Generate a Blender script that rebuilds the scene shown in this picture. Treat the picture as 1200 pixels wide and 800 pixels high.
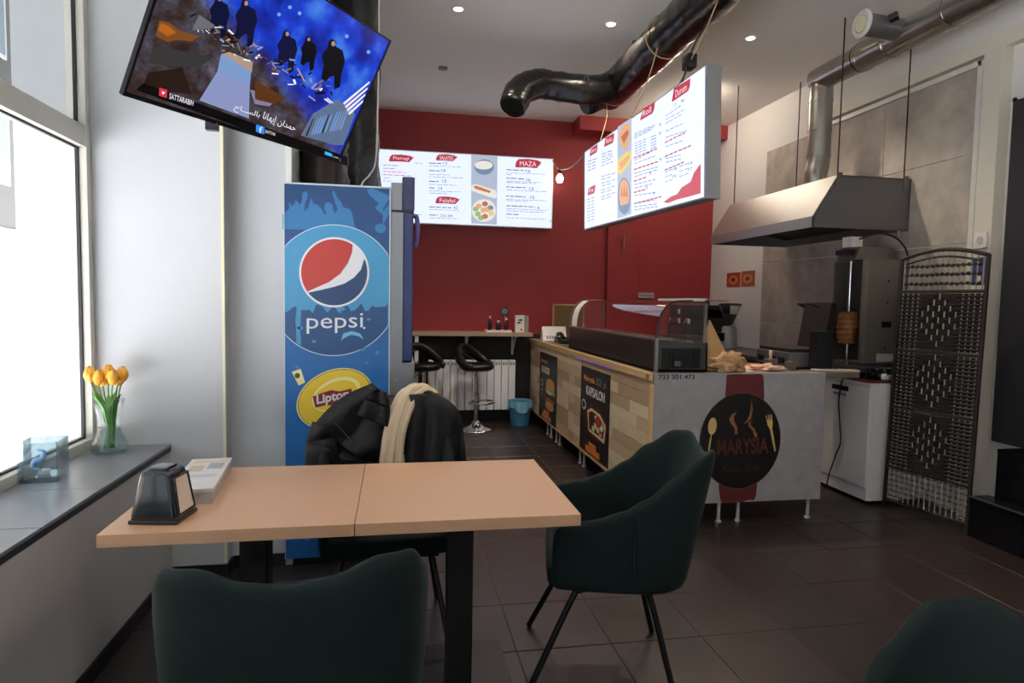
import bpy, bmesh, math, random
from mathutils import Vector, Matrix, noise
random.seed(7)
for o in list(bpy.data.objects): bpy.data.objects.remove(o)
scene = bpy.context.scene
COL = scene.collection
PI = math.pi

# ------------------------------------------------------------------ camera
FPX, CAM_H = 747.8, 1.40
YAW, PITCH, ROLL = math.radians(10.345), math.radians(3.585), math.radians(-1.0226)
CAM = Vector((0, 0, CAM_H))
_f = Vector((math.sin(YAW)*math.cos(PITCH), math.cos(YAW)*math.cos(PITCH), -math.sin(PITCH)))
_r = Vector((math.cos(YAW), -math.sin(YAW), 0)); _d = _f.cross(_r)
AX_R = _r*math.cos(ROLL) + _d*math.sin(ROLL)
AX_D = -_r*math.sin(ROLL) + _d*math.cos(ROLL)
AX_F = _f
cd = bpy.data.cameras.new('camera'); cam = bpy.data.objects.new('camera', cd); COL.objects.link(cam)
cd.sensor_width = 36.0; cd.lens = FPX/1200*36.0; cd.clip_start = .05; cd.clip_end = 200
cam.matrix_world = Matrix(((AX_R.x, -AX_D.x, -AX_F.x, 0), (AX_R.y, -AX_D.y, -AX_F.y, 0), (AX_R.z, -AX_D.z, -AX_F.z, CAM_H), (0, 0, 0, 1)))
scene.camera = cam

# ------------------------------------------------------------------ world, sun, exposure
scene.view_settings.view_transform = 'Standard'
scene.view_settings.look = 'None'
scene.view_settings.gamma = 1.0
scene.view_settings.use_curve_mapping = False
scene.view_settings.exposure = -0.15
try:
    scene.cycles.use_denoising = True
    scene.cycles.max_bounces = 10
    scene.cycles.diffuse_bounces = 6
    scene.cycles.transparent_max_bounces = 16
    scene.cycles.sample_clamp_indirect = 8
except Exception: pass
SKY_STRENGTH = 2.0
SUN_STRENGTH = 54.0
LAMP_POWER = 125.0
w = bpy.data.worlds.new('sky'); scene.world = w; w.use_nodes = True
nt = w.node_tree; nt.nodes.clear()
out = nt.nodes.new('ShaderNodeOutputWorld'); bg = nt.nodes.new('ShaderNodeBackground')
bg.inputs[0].default_value = (.74, .87, 1.0, 1); bg.inputs[1].default_value = SKY_STRENGTH
nt.links.new(bg.outputs[0], out.inputs[0])
sd = bpy.data.lights.new('sun', 'SUN'); sd.energy = SUN_STRENGTH; sd.angle = .01; sd.color = (1, .985, .96)
sun = bpy.data.objects.new('sun', sd); COL.objects.link(sun)
sun.rotation_euler = Vector((-.02, .60, -.80)).to_track_quat('-Z', 'Y').to_euler()

# ------------------------------------------------------------------ photo pixel -> point on a known plane
def ray(x, y): return AX_R*((x-600)/FPX) + AX_D*((y-400)/FPX) + AX_F
def on_z(x, y, z=0):
    d = ray(x, y); return CAM + d*((z-CAM_H)/d.z)
def on_y(x, y, Y):
    d = ray(x, y); return CAM + d*(Y/d.y)
def on_x(x, y, X):
    d = ray(x, y); return CAM + d*(X/d.x)
def on_plane(x, y, p0, n):
    d = ray(x, y); return CAM + d*((p0-CAM).dot(n)/d.dot(n))

# ------------------------------------------------------------------ materials
def lin(h):
    h = h.lstrip('#'); c = [int(h[i:i+2], 16)/255 for i in (0, 2, 4)]
    return tuple(v/12.92 if v <= .04045 else ((v+.055)/1.055)**2.4 for v in c)
MATS = {}
def mat(name, col, rough=.5, metal=0, var=0, vscale=8, bump=0, bscale=60, spec=.5, stretch=None, col2=None, emit=0, coat=0, sheen=0, rvar=0, world=False):
    if name in MATS: return MATS[name]
    m = bpy.data.materials.new(name); m.use_nodes = True; MATS[name] = m
    t = m.node_tree; b = t.nodes['Principled BSDF']; L = t.links.new
    c = lin(col) if isinstance(col, str) else col
    b.inputs['Base Color'].default_value = (*c, 1); b.inputs['Roughness'].default_value = rough
    b.inputs['Metallic'].default_value = metal; b.inputs['Specular IOR Level'].default_value = spec
    if coat: b.inputs['Coat Weight'].default_value = coat; b.inputs['Coat Roughness'].default_value = .08
    if sheen: b.inputs['Sheen Weight'].default_value = sheen; b.inputs['Sheen Roughness'].default_value = .35; b.inputs['Sheen Tint'].default_value = (*[min(1, v*4+.05) for v in c], 1)
    if emit: b.inputs['Emission Color'].default_value = (*c, 1); b.inputs['Emission Strength'].default_value = emit
    if var or bump or rvar or col2:
        tc = t.nodes.new('ShaderNodeTexCoord'); mp = t.nodes.new('ShaderNodeMapping'); L(t.nodes.new('ShaderNodeNewGeometry').outputs['Position'] if world else tc.outputs['Object'], mp.inputs[0])
        if stretch: mp.inputs['Scale'].default_value = stretch
    if var or col2 or rvar:
        n = t.nodes.new('ShaderNodeTexNoise'); n.inputs['Scale'].default_value = vscale; n.inputs['Detail'].default_value = 6; n.inputs['Roughness'].default_value = .62
        L(mp.outputs[0], n.inputs['Vector'])
        rp = t.nodes.new('ShaderNodeValToRGB'); rp.color_ramp.elements[0].position = .22; rp.color_ramp.elements[1].position = .8
        if col2: c2 = lin(col2); a0, a1 = c, c2
        else: a0 = tuple(max(0, v*(1-var)) for v in c); a1 = tuple(v*(1+var) for v in c)
        rp.color_ramp.elements[0].color = (*a0, 1); rp.color_ramp.elements[1].color = (*a1, 1)
        L(n.outputs['Fac'], rp.inputs[0])
        if var or col2: 
            L(rp.outputs[0], b.inputs['Base Color'])
            if emit: L(rp.outputs[0], b.inputs['Emission Color'])
        if rvar:
            mr = t.nodes.new('ShaderNodeMapRange'); mr.inputs[1].default_value = .15; mr.inputs[2].default_value = .85
            mr.inputs[3].default_value = max(.02, rough-rvar); mr.inputs[4].default_value = min(1, rough+rvar)
            L(n.outputs['Fac'], mr.inputs[0]); L(mr.outputs[0], b.inputs['Roughness'])
    if bump:
        n2 = t.nodes.new('ShaderNodeTexNoise'); n2.inputs['Scale'].default_value = bscale; n2.inputs['Detail'].default_value = 4
        L(mp.outputs[0], n2.inputs['Vector'])
        bp = t.nodes.new('ShaderNodeBump'); bp.inputs['Strength'].default_value = bump; bp.inputs['Distance'].default_value = .01
        L(n2.outputs['Fac'], bp.inputs['Height']); L(bp.outputs[0], b.inputs['Normal'])
    return m
def glass(name, tint=(1, 1, 1), refl=1.0, haze=0.0):
    m = bpy.data.materials.new(name); m.use_nodes = True; t = m.node_tree; t.nodes.clear(); L = t.links.new
    o = t.nodes.new('ShaderNodeOutputMaterial'); tr = t.nodes.new('ShaderNodeBsdfTransparent'); gl = t.nodes.new('ShaderNodeBsdfGlossy')
    tr.inputs[0].default_value = (*tint, 1); gl.inputs['Roughness'].default_value = .02
    lw = t.nodes.new('ShaderNodeLayerWeight'); lw.inputs[0].default_value = .5
    pw = t.nodes.new('ShaderNodeMath'); pw.operation = 'POWER'; pw.inputs[1].default_value = 4.0; L(lw.outputs['Facing'], pw.inputs[0])
    mu = t.nodes.new('ShaderNodeMath'); mu.operation = 'MULTIPLY_ADD'; mu.inputs[1].default_value = .8*refl; mu.inputs[2].default_value = .045*refl; mu.use_clamp = True; L(pw.outputs[0], mu.inputs[0])
    mx = t.nodes.new('ShaderNodeMixShader'); L(mu.outputs[0], mx.inputs[0]); L(tr.outputs[0], mx.inputs[1]); L(gl.outputs[0], mx.inputs[2])
    if haze:
        df = t.nodes.new('ShaderNodeBsdfDiffuse'); df.inputs[0].default_value = (.9, .9, .9, 1)
        tl = t.nodes.new('ShaderNodeBsdfTranslucent'); tl.inputs[0].default_value = (.9, .9, .9, 1)
        ad = t.nodes.new('ShaderNodeMixShader'); L(df.outputs[0], ad.inputs[1]); L(tl.outputs[0], ad.inputs[2])
        m2 = t.nodes.new('ShaderNodeMixShader'); m2.inputs[0].default_value = haze; L(mx.outputs[0], m2.inputs[1]); L(ad.outputs[0], m2.inputs[2]); mx = m2
    L(mx.outputs[0], o.inputs[0]); MATS[name] = m; return m
def emis(name, col, s):
    m = bpy.data.materials.new(name); m.use_nodes = True; t = m.node_tree; b = t.nodes['Principled BSDF']
    c = lin(col) if isinstance(col, str) else col
    b.inputs['Base Color'].default_value = (*[v*.3 for v in c], 1); b.inputs['Emission Color'].default_value = (*c, 1); b.inputs['Emission Strength'].default_value = s
    b.inputs['Roughness'].default_value = .35
    MATS[name] = m; return m

M_wall = mat('wall_paint_white', '#dcdad6', .75, var=.03, vscale=3, bump=.05, bscale=120)
M_wallL = mat('wall_paint_grey', '#b4b0ae', .8, var=.05, vscale=4, bump=.08, bscale=150)
M_ceil = mat('ceiling_paint', '#f3f0ea', .85, var=.02, vscale=2)
M_red = mat('red_paint', '#9a2e30', .55, var=.06, vscale=2.5, bump=.04, bscale=90)
M_black_wall = mat('black_paint', '#17171a', .6)
M_conc = mat('concrete_panel', '#aaa196', .6, var=.42, vscale=3.4, bump=.05, bscale=40)
M_white_pl = mat('white_plastic', '#e6e3dd', .4)
M_pvc = mat('window_frame_pvc', '#c9c6bc', .4)
M_gasket = mat('black_gasket', '#1a1d22', .6)
M_tile = mat('floor_tile_brown_black', '#302725', .34, var=.16, vscale=5, bump=.03, bscale=50, rvar=.06, world=True)
M_grout = mat('floor_grout', '#453d39', .8)
M_base = mat('black_skirting', '#1c1b1e', .35)
M_slate = mat('slate_sill', '#77787d', .28, var=.12, vscale=7, bump=.06, bscale=60)
M_slate_edge = mat('slate_dark_edge', '#2b2c33', .45)
M_glass = glass('window_glass')
M_dimmed = glass('window_glass_dimmed', (.40, .41, .41), 1.3)  # grey tint added to cut daylight through the upper panes
M_front = glass('added_window_glass', (.55, .56, .57), 1.2)  # glass of the added front window, tinted to limit its light
M_case_glass = glass('case_glass', (.95, .93, .93), 1.3)
M_thin = glass('clear_glass', (.965, .985, .98), 1.0)
M_black = mat('black_powder_metal', '#0e0e10', .45, spec=.4)
M_blackpl = mat('black_plastic', '#111114', .3)
M_blackleather = mat('black_leather', '#0b0b0d', .32, bump=.05, bscale=90)
M_chrome = mat('chrome', '#d8d8dc', .12, metal=1)
M_steel = mat('brushed_steel', '#9b9893', .36, metal=.85, var=.08, vscale=3, stretch=(1, 14, 1))
M_steel_d = mat('dull_steel', '#7b797b', .45, metal=.8, var=.06, vscale=4)
M_galv = mat('galvanised_duct', '#b4b2ac', .28, metal=1, var=.15, vscale=6)
M_beech = mat('beech_laminate', '#bd9576', .36, var=.06, vscale=6, stretch=(1.2, 14, 4), spec=.5)
M_velvet = mat('green_velvet', '#142120', .85, var=.25, vscale=5, bump=.1, bscale=300, sheen=.6, spec=.2)
M_seam = mat('velvet_seam', '#0b1514', .9)
M_wrap = mat('black_plastic_wrap', '#141112', .25, bump=.55, bscale=14, spec=.6)
M_oak = [mat('oak_plank_%d' % i, c, .5, var=.1, vscale=5, stretch=(2, 3, 18)) for i, c in enumerate(('#dcc7a4', '#cdb592', '#c0a682', '#e2d0b0', '#b59b7a'))]
M_oak_edge = mat('oak_edging', '#cfac7c', .45, var=.12, vscale=6, stretch=(4, 2, 12))
M_worktop = mat('worktop_grey_brown', '#6b5f55', .4, var=.1, vscale=9)
M_marble = mat('white_veined_panel', '#99979b', .5, var=.14, vscale=11, bump=.12, bscale=45)
M_white_app = mat('appliance_white', '#d9d8da', .35)
M_rad = mat('radiator_enamel', '#e9ebf0', .3)
M_paper = mat('white_paper', '#e4e2df', .7)
M_kraft = mat('kraft_paper', '#b58f64', .8, var=.1, vscale=9)
M_darkprint = mat('poster_black', '#1b1416', .45, var=.2, vscale=6)
M_orange = mat('print_orange', '#e8883a', .5)
M_white_print = mat('print_white', '#ecebe8', .5)

# ------------------------------------------------------------------ mesh collector
class MB:
    def __init__(s): s.v = []; s.f = []
    def add(s, vs, fs):
        n = len(s.v); s.v += [tuple(v) for v in vs]; s.f += [tuple(i+n for i in f) for f in fs]; return s
    def box(s, x0, x1, y0, y1, z0, z1):
        return s.add([(x0,y0,z0),(x1,y0,z0),(x1,y1,z0),(x0,y1,z0),(x0,y0,z1),(x1,y0,z1),(x1,y1,z1),(x0,y1,z1)],
                     [(3,2,1,0),(4,5,6,7),(0,1,5,4),(1,2,6,5),(2,3,7,6),(3,0,4,7)])
    def cbox(s, x0, x1, y0, y1, z0, z1, c=.004):
        """box with chamfered edges"""
        b = bmesh.new(); bmesh.ops.create_cube(b, size=1)
        for v in b.verts: v.co = ((x0+x1)/2+v.co.x*(x1-x0), (y0+y1)/2+v.co.y*(y1-y0), (z0+z1)/2+v.co.z*(z1-z0))
        bmesh.ops.bevel(b, geom=list(b.edges), offset=c, segments=2, profile=.7, affect='EDGES')
        b.verts.index_update()
        s.add([v.co[:] for v in b.verts], [[v.index for v in f.verts] for f in b.faces]); b.free(); return s
    def prism(s, pts, vec):
        """planar polygon extruded by vec"""
        n = len(pts); vec = Vector(vec); a = [Vector(p) for p in pts]; b = [p+vec for p in a]
        fs = [tuple(range(n-1, -1, -1)), tuple(range(n, 2*n))] + [(i, (i+1) % n, n+(i+1) % n, n+i) for i in range(n)]
        return s.add(a+b, fs)
    def tube(s, path, r, n=10, closed=False, caps=True, flat=None, up=None):
        P = [Vector(p) for p in path]; m = len(P); rings = []
        prev = None
        for i in range(m):
            if closed: t = (P[(i+1) % m]-P[i-1])
            else: t = P[min(i+1, m-1)]-P[max(i-1, 0)]
            t = t.normalized()
            if prev is None:
                a = Vector(up) if up else (Vector((0, 0, 1)) if abs(t.z) < .9 else Vector((1, 0, 0)))
            else: a = prev
            u = (a - t*a.dot(t)).normalized(); prev = u; v = t.cross(u)
            rr = r[i] if isinstance(r, (list, tuple)) else r
            fu, fv = (flat if flat else (1, 1))
            rings.append([P[i]+u*(math.cos(2*PI*k/n)*rr*fu)+v*(math.sin(2*PI*k/n)*rr*fv) for k in range(n)])
        vs = [p for q in rings for p in q]; fs = []
        for i in range(m if closed else m-1):
            j = (i+1) % m
            for k in range(n): fs.append((i*n+k, i*n+(k+1) % n, j*n+(k+1) % n, j*n+k))
        if caps and not closed: fs += [tuple(range(n-1, -1, -1)), tuple((m-1)*n+k for k in range(n))]
        return s.add(vs, fs)
    def cyl(s, p0, p1, r, n=20): return s.tube([p0, p1], r, n)
    def lathe(s, prof, c=(0, 0, 0), n=28, closed=False):
        """prof: list of (r, z)"""
        vs = []; fs = []; m = len(prof)
        for r, z in prof: vs += [(c[0]+r*math.cos(2*PI*k/n), c[1]+r*math.sin(2*PI*k/n), c[2]+z) for k in range(n)]
        for i in range(m-1):
            for k in range(n): fs.append((i*n+k, i*n+(k+1) % n, (i+1)*n+(k+1) % n, (i+1)*n+k))
        if not closed: fs += [tuple(range(n-1, -1, -1)), tuple((m-1)*n+k for k in range(n))]
        return s.add(vs, fs)
    def grid(s, fn, nu, nv, wrap_u=False):
        vs = [fn(i/(nu if wrap_u else nu-1), j/(nv-1)) for i in range(nu) for j in range(nv)]
        fs = []
        for i in range(nu if wrap_u else nu-1):
            i2 = (i+1) % nu
            for j in range(nv-1): fs.append((i*nv+j, i2*nv+j, i2*nv+j+1, i*nv+j+1))
        return s.add(vs, fs)
    def xform(s, M_):
        s.v = [tuple(M_ @ Vector(v)) for v in s.v]; return s

WORLD = {}
def wm(o):
    M_ = Matrix.LocRotScale(o.location, o.rotation_euler, o.scale)
    return wm(o.parent) @ M_ if o.parent else M_
def link_mesh(name, me, m, parent=None, local=False):
    o = bpy.data.objects.new(name, me); COL.objects.link(o)
    if m: me.materials.clear(); me.materials.append(m)
    if parent:
        if not local: me.transform(wm(parent).inverted())
        o.parent = parent
    return o
def obj(name, mb, m, parent=None, smooth=False, local=False, subd=0, fixn=True, kind=None):
    me = bpy.data.meshes.new(name); me.from_pydata([tuple(v) for v in mb.v], [], mb.f)
    if fixn:
        b = bmesh.new(); b.from_mesh(me); bmesh.ops.recalc_face_normals(b, faces=b.faces); b.to_mesh(me); b.free()
    if smooth:
        me.polygons.foreach_set('use_smooth', [True]*len(me.polygons))
        if smooth != 'full':
            me.set_sharp_from_angle(angle=math.radians(42))
    me.update()
    o = link_mesh(name, me, m, parent, local)
    if subd:
        md = o.modifiers.new('sub', 'SUBSURF'); md.levels = subd; md.render_levels = subd
    if kind: o['kind'] = kind
    return o
def tag(o, label, cat, group=None):
    o['label'] = label; o['category'] = cat
    if group: o['group'] = group
    return o
def thing(name, label, cat, loc=(0, 0, 0), rz=0, group=None):
    o = bpy.data.objects.new(name, None); COL.objects.link(o); o.empty_display_size = .1
    o.location = loc; o.rotation_euler = (0, 0, rz); return tag(o, label, cat, group)
def struct(o): o['kind'] = 'structure'; return o
def sroot(name, loc=(0, 0, 0)):
    o = bpy.data.objects.new(name, None); COL.objects.link(o); o.empty_display_size = .1; o.location = loc; o['kind'] = 'structure'; return o
def dup(root, loc, rz, label=None, group=None):
    r = root.copy(); COL.objects.link(r); r.location = loc; r.rotation_euler = (0, 0, rz)
    if label: r['label'] = label
    if group: r['group'] = group
    for ch in list(root.children):
        c = ch.copy(); COL.objects.link(c); c.parent = r
        for g in ch.children:
            d = g.copy(); COL.objects.link(d); d.parent = c
    return r
# flat print on a plane: p0 a point, n its outward normal
class Face:
    def __init__(s, p0, n): s.p0 = Vector(p0); s.n = Vector(n).normalized()
    def at(s, x, y, off=0): return on_plane(x, y, s.p0 + s.n*off, s.n)
    def poly(s, name, pts, m, parent, off=.001):
        me = bpy.data.meshes.new(name); q = [s.at(x, y, off) for x, y in pts]
        nn = (q[1]-q[0]).cross(q[2]-q[1])
        tot = Vector((0, 0, 0))
        for i in range(len(q)): tot += q[i].cross(q[(i+1) % len(q)])
        if tot.dot(s.n) < 0: q.reverse()
        me.from_pydata([tuple(v) for v in q], [], [tuple(range(len(q)))]); me.update()
        return link_mesh(name, me, m, parent)
    def multi(s, name, polys, m, parent, off=.001):
        vs = []; fs = []
        for pts in polys:
            q = [s.at(x, y, off) for x, y in pts]; tot = Vector((0, 0, 0))
            for i in range(len(q)): tot += q[i].cross(q[(i+1) % len(q)])
            if tot.dot(s.n) < 0: q.reverse()
            fs.append(tuple(range(len(vs), len(vs)+len(q)))); vs += [tuple(v) for v in q]
        me = bpy.data.meshes.new(name); me.from_pydata(vs, [], fs); me.update()
        o = link_mesh(name, me, m, parent); o['kind'] = 'stuff'; return o
    def ell(s, name, cx, cy, rx, ry, m, parent, off=.001, rot=0, n=40, clip=None):
        pts = []
        for k in range(n):
            a = 2*PI*k/n; x = rx*math.cos(a); y = ry*math.sin(a)
            X = cx+x*math.cos(rot)-y*math.sin(rot); Y = cy+x*math.sin(rot)+y*math.cos(rot)
            if clip: X = min(max(X, clip[0]), clip[1])
            pts.append((X, Y))
        return s.poly(name, pts, m, parent, off)
    def text(s, name, body, bl, br, tl, m, parent, off=.0015, bold=0.0):
        """text stretched over the quad bottom-left, bottom-right, top-left (photo pixels on this face)"""
        return text3(name, body, s.at(*bl, off), s.at(*br, off), s.at(*tl, off), m, parent, bold)
def text3(name, body, bl, br, tl, m, parent, bold=0.0):
    c = bpy.data.curves.new('t', 'FONT'); c.body = body; c.resolution_u = 3; c.offset = bold
    o = bpy.data.objects.new('t', c); COL.objects.link(o)
    dg = bpy.context.evaluated_depsgraph_get(); dg.update()
    me = bpy.data.meshes.new_from_object(o.evaluated_get(dg)); bpy.data.objects.remove(o); bpy.data.curves.remove(c)
    xs = [v.co.x for v in me.vertices]; ys = [v.co.y for v in me.vertices]
    x0, x1, y0, y1 = min(xs), max(xs), min(ys), max(ys)
    U = (Vector(br)-Vector(bl)); V = (Vector(tl)-Vector(bl)); O = Vector(bl)
    for v in me.vertices: v.co = O + U*((v.co.x-x0)/(x1-x0)) + V*((v.co.y-y0)/(y1-y0))
    me.name = name
    return link_mesh(name, me, m, parent)
def catmull(pts, n=6, closed=False):
    P = [Vector(p) for p in pts]; out = []; m = len(P)
    for i in range(m if closed else m-1):
        p0, p1, p2, p3 = (P[(i-1) % m] if closed or i > 0 else P[0]*2-P[1]), P[i], P[(i+1) % m], (P[(i+2) % m] if closed or i+2 < m else P[-1]*2-P[-2])
        for k in range(n):
            t = k/n; out.append(.5*((2*p1)+(p2-p0)*t+(2*p0-5*p1+4*p2-p3)*t*t+(3*p1-p0-3*p2+p3)*t**3))
    if not closed: out.append(P[-1])
    return out
def sstep(a, b, x):
    t = min(1, max(0, (x-a)/(b-a))); return t*t*(3-2*t)
# ================================================================== SETTING
XW, XS, XR, YB, ZC = -1.42, -1.078, 3.82, 7.35, 3.50     # window plane, sill front, right wall, back wall, ceiling
YF = -2.6
PIER_Y, NICHE_Y, ZS = 3.32, 3.425, .678
floor = obj('floor', MB().box(-1.7, 4.1, YF-.2, 7.6, -.12, -.003), M_grout); struct(floor)
TP = .3975; TX0, TY0 = .087, 2.43
full = None; rest = MB()
def tile_mb(x0, x1, y0, y1, h=.003, c=.0016):
    return MB().add([(x0,y0,-h),(x1,y0,-h),(x1,y1,-h),(x0,y1,-h),(x0,y0,-c),(x1,y0,-c),(x1,y1,-c),(x0,y1,-c),(x0+c,y0+c,0),(x1-c,y0+c,0),(x1-c,y1-c,0),(x0+c,y1-c,0)],
        [(0,1,5,4),(1,2,6,5),(2,3,7,6),(3,0,4,7),(4,5,9,8),(5,6,10,9),(6,7,11,10),(7,4,8,11),(8,9,10,11)])
g2 = .002
for i in range(-4, 11):
    for j in range(-13, 13):
        x0 = TX0+i*TP+g2; x1 = x0+TP-2*g2; y0 = TY0+j*TP+g2; y1 = y0+TP-2*g2
        xa, xb, ya, yb = max(x0, XS), min(x1, XR), max(y0, YF), min(y1, YB)
        if xb-xa < .02 or yb-ya < .02: continue
        if y1 < 1.4: t_ = tile_mb(xa, xb, ya, yb); rest.add(t_.v, t_.f); continue
        if (xa, xb, ya, yb) == (x0, x1, y0, y1):
            if full is None:
                full = obj('floor_tile', tile_mb(0, TP-2*g2, 0, TP-2*g2), M_tile, None); o = full
            else: o = full.copy(); COL.objects.link(o)
            o.location = (x0, y0, 0); o.parent = floor
        else: obj('floor_tile', tile_mb(xa, xb, ya, yb), M_tile, floor)
obj('floor_tiling', rest, M_tile, floor, kind='stuff')
ceiling = struct(obj('ceiling', MB().box(-1.9, 4.1, YF-.2, 7.6, ZC, ZC+.15), M_ceil))
# left wall: parapet below the sill, lintel above the window, end towards the street door
wl = MB().box(XW-.12, XS, YF, PIER_Y, -.1, ZS-.03).box(XW-.12, XW+.1, YF, PIER_Y, 3.32, ZC).box(XW-.12, XS, YF-.2, YF+.15, -.1, ZC)
struct(obj('wall_left', wl, M_wallL))
pr = [(XW-.3, PIER_Y), (-.825, PIER_Y), (-.825, NICHE_Y), (-.526, NICHE_Y), (-.526, 7.6), (XW-.3, 7.6)]
wp = struct(obj('wall_pier', MB().prism([(x, y, -.1) for x, y in pr], (0, 0, ZC+.1)), mat('pier_paint_cool_grey', '#b6b8bb', .75, var=.03, vscale=3, bump=.04, bscale=150)))
M_bead = mat('corner_bead_cream', '#d5cfae', .5)
struct(obj('trim_1', MB().box(-.835, -.822, PIER_Y-.003, PIER_Y+.01, .07, ZC), M_bead))
struct(obj('trim_2', MB().box(-.55, -.523, NICHE_Y-.012, NICHE_Y+.01, .07, ZC), M_white_pl))
bb = MB().box(XS, XS+.01, YF, PIER_Y, 0, .065).box(XS, -.815, PIER_Y-.01, PIER_Y, 0, .065).box(-.825, -.815, PIER_Y, NICHE_Y-.01, 0, .065).box(-.815, -.56, NICHE_Y-.01, NICHE_Y, 0, .065)
struct(obj('baseboard_left', bb, M_base))
# back wall
wb = struct(obj('wall_back', MB().box(-.53, 4.02, YB, YB+.2, 1.02, ZC), M_red))
obj('pilaster', MB().cbox(2.47, 2.87, YB-.05, YB, 1.02, 3.34, .006), M_red, wb)
wbl = struct(obj('wall_back_lower', MB().box(-.53, 4.02, YB, YB+.2, -.1, 1.02), M_black_wall))
struct(obj('trim_bulkhead', MB().box(2.02, XR, 7.06, YB, 3.345, ZC), M_red))
# right wall with its cladding
wr = struct(obj('wall_right', MB().box(XR, XR+.2, YF-.2, 7.6, -.1, ZC), M_wall))
py_ = [3.73, 4.55, 5.38, 6.2]
pz_ = [.60, 1.22, 1.85, 2.445, 3.01]
for a, b in zip(py_, py_[1:]):
    for c, d in zip(pz_, pz_[1:]):
        obj('cladding_panel', MB().cbox(XR-.014, XR, a+.002, b-.002, c+.004, d-.004, .002), M_conc, wr)
M_post = mat('beam_cream_white', '#d8d2c4', .5)
struct(obj('trim_beam', MB().cbox(XR-.06, XR, 2.6, 5.25, 3.06, 3.155, .004), M_post))
struct(obj('trim_panel_frame', MB().box(XR-.03, XR, 3.70, 5.2, 3.012, 3.045).box(XR-.03, XR, 3.685, 3.725, .6, 3.045), M_white_pl))
struct(obj('trim_post', MB().cbox(XR-.085, XR, 3.50, 3.63, 0, 3.06, .005), M_post))
# dark door up the two steps
d1 = sroot('door_1', (XR-.03, 3.0, .56))
obj('door_leaf', MB().cbox(XR-.05, XR, 2.40, 3.44, .56, 2.70, .006), mat('door_charcoal', '#2b2b2f', .5), d1)
obj('door_frame', MB().box(XR-.02, XR, 3.44, 3.47, .56, 2.73).box(XR-.02, XR, 2.37, 2.40, .56, 2.73).box(XR-.02, XR, 2.37, 3.47, 2.70, 2.73), M_post, d1)
h = obj('door_handle', MB().tube([(XR-.05, 2.5, 1.6), (XR-.09, 2.5, 1.6), (XR-.09, 2.62, 1.6)], .01), M_chrome, d1)
# steps
M_step = mat('step_black_tile', '#131316', .25, var=.2, vscale=5)
st = sroot('floor_steps', (3.6, 2.8, 0))
obj('step', MB().box(3.505, XR, 1.6, 3.30, 0, .245), M_grout, st)
obj('step', MB().box(3.625, XR, 1.6, 3.25, .245, .545), M_grout, st)
for k in range(5):
    y1 = 3.30-k*.345; y0 = max(1.6, y1-.341)
    obj('riser_tile', MB().cbox(3.495, 3.505, y0, y1, .004, .247, .002), M_step, st)
    obj('tread_tile', MB().cbox(3.49, 3.625, y0, y1, .245, .255, .003), M_step, st)
    y1 = min(3.25, y1)
    obj('riser_tile', MB().cbox(3.615, 3.625, y0, y1, .256, .545, .002), M_step, st)
    obj('tread_tile', MB().cbox(3.61, XR, y0, y1, .545, .557, .003), M_step, st)
obj('nosing', MB().box(3.486, 3.492, 1.6, 3.30, .248, .258), M_steel, st)
# wall behind the viewer
struct(obj('wall_front', MB().box(-1.7, 4.1, YF-.2, YF, -.1, .5).box(-1.7, 4.1, YF-.2, YF, 3.1, ZC).box(-1.7, -1.2, YF-.2, YF, .5, 3.1).box(.35, 4.1, YF-.2, YF, .5, 3.1), M_wall))
# window sill slabs
sill = sroot('window_sill', (XS, 2.0, ZS))
yj = [PIER_Y] + [2.575-.42*k for k in range(13)]
for k in range(len(yj)-1):
    a, b = yj[k+1], yj[k]
    if k == 0:
        obj('sill_slab', MB().cbox(XW-.02, XS+.004, a+.0015, b, ZS-.012, ZS, .002), M_slate, sill)
    else: obj('sill_slab', MB().cbox(XW-.02, XS+.004, a+.0015, b-.0015, ZS-.012, ZS, .002), M_slate, sill)
obj('sill_bed', MB().box(XW-.02, XS+.0025, YF, PIER_Y, ZS-.034, ZS-.012), M_slate_edge, sill)
# windows along the left wall
ym = [PIER_Y, .95, -.85, YF+.15]
for wi in range(3):
    a, b = ym[wi+1], ym[wi]
    W_ = sroot('window_%d' % (wi+1), (XW, (a+b)/2, ZS))
    fr = MB()
    x0, x1 = XW-.06, XW+.02
    fr.cbox(x0, x1, a, b, ZS, ZS+.045, .004).cbox(x0, x1, a, b, 3.27, 3.32, .004).cbox(x0, x1, a, a+.05, ZS, 3.32, .004).cbox(x0, x1, b-.045, b, ZS, 3.32, .004)
    obj('window_frame', fr, M_pvc, W_, smooth=True)
    obj('transom', MB().cbox(x0, x1, a+.05, b-.045, 2.07, 2.165, .006), M_pvc, W_, smooth=True)
    for z0, z1 in ((ZS+.045, 2.07), (2.165, 3.27)):
        y0, y1 = a+.05, b-.045
        gk = MB().box(XW-.026, XW-.012, y0, y1, z0, z0+.008).box(XW-.026, XW-.012, y0, y1, z1-.008, z1).box(XW-.026, XW-.012, y0, y0+.009, z0, z1).box(XW-.026, XW-.012, y1-.009, y1, z0, z1)
        obj('gasket', gk, M_gasket, W_)
        obj('window_pane', MB().add([(XW-.02, y0, z0), (XW-.02, y1, z0), (XW-.02, y1, z1), (XW-.02, y0, z1)], [(0, 1, 2, 3)]), M_dimmed if z0 > 2 else M_glass, W_)
W_ = sroot('window_4', (-.42, YF, .5))  # unseen window added behind the viewer to brighten the room
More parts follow.
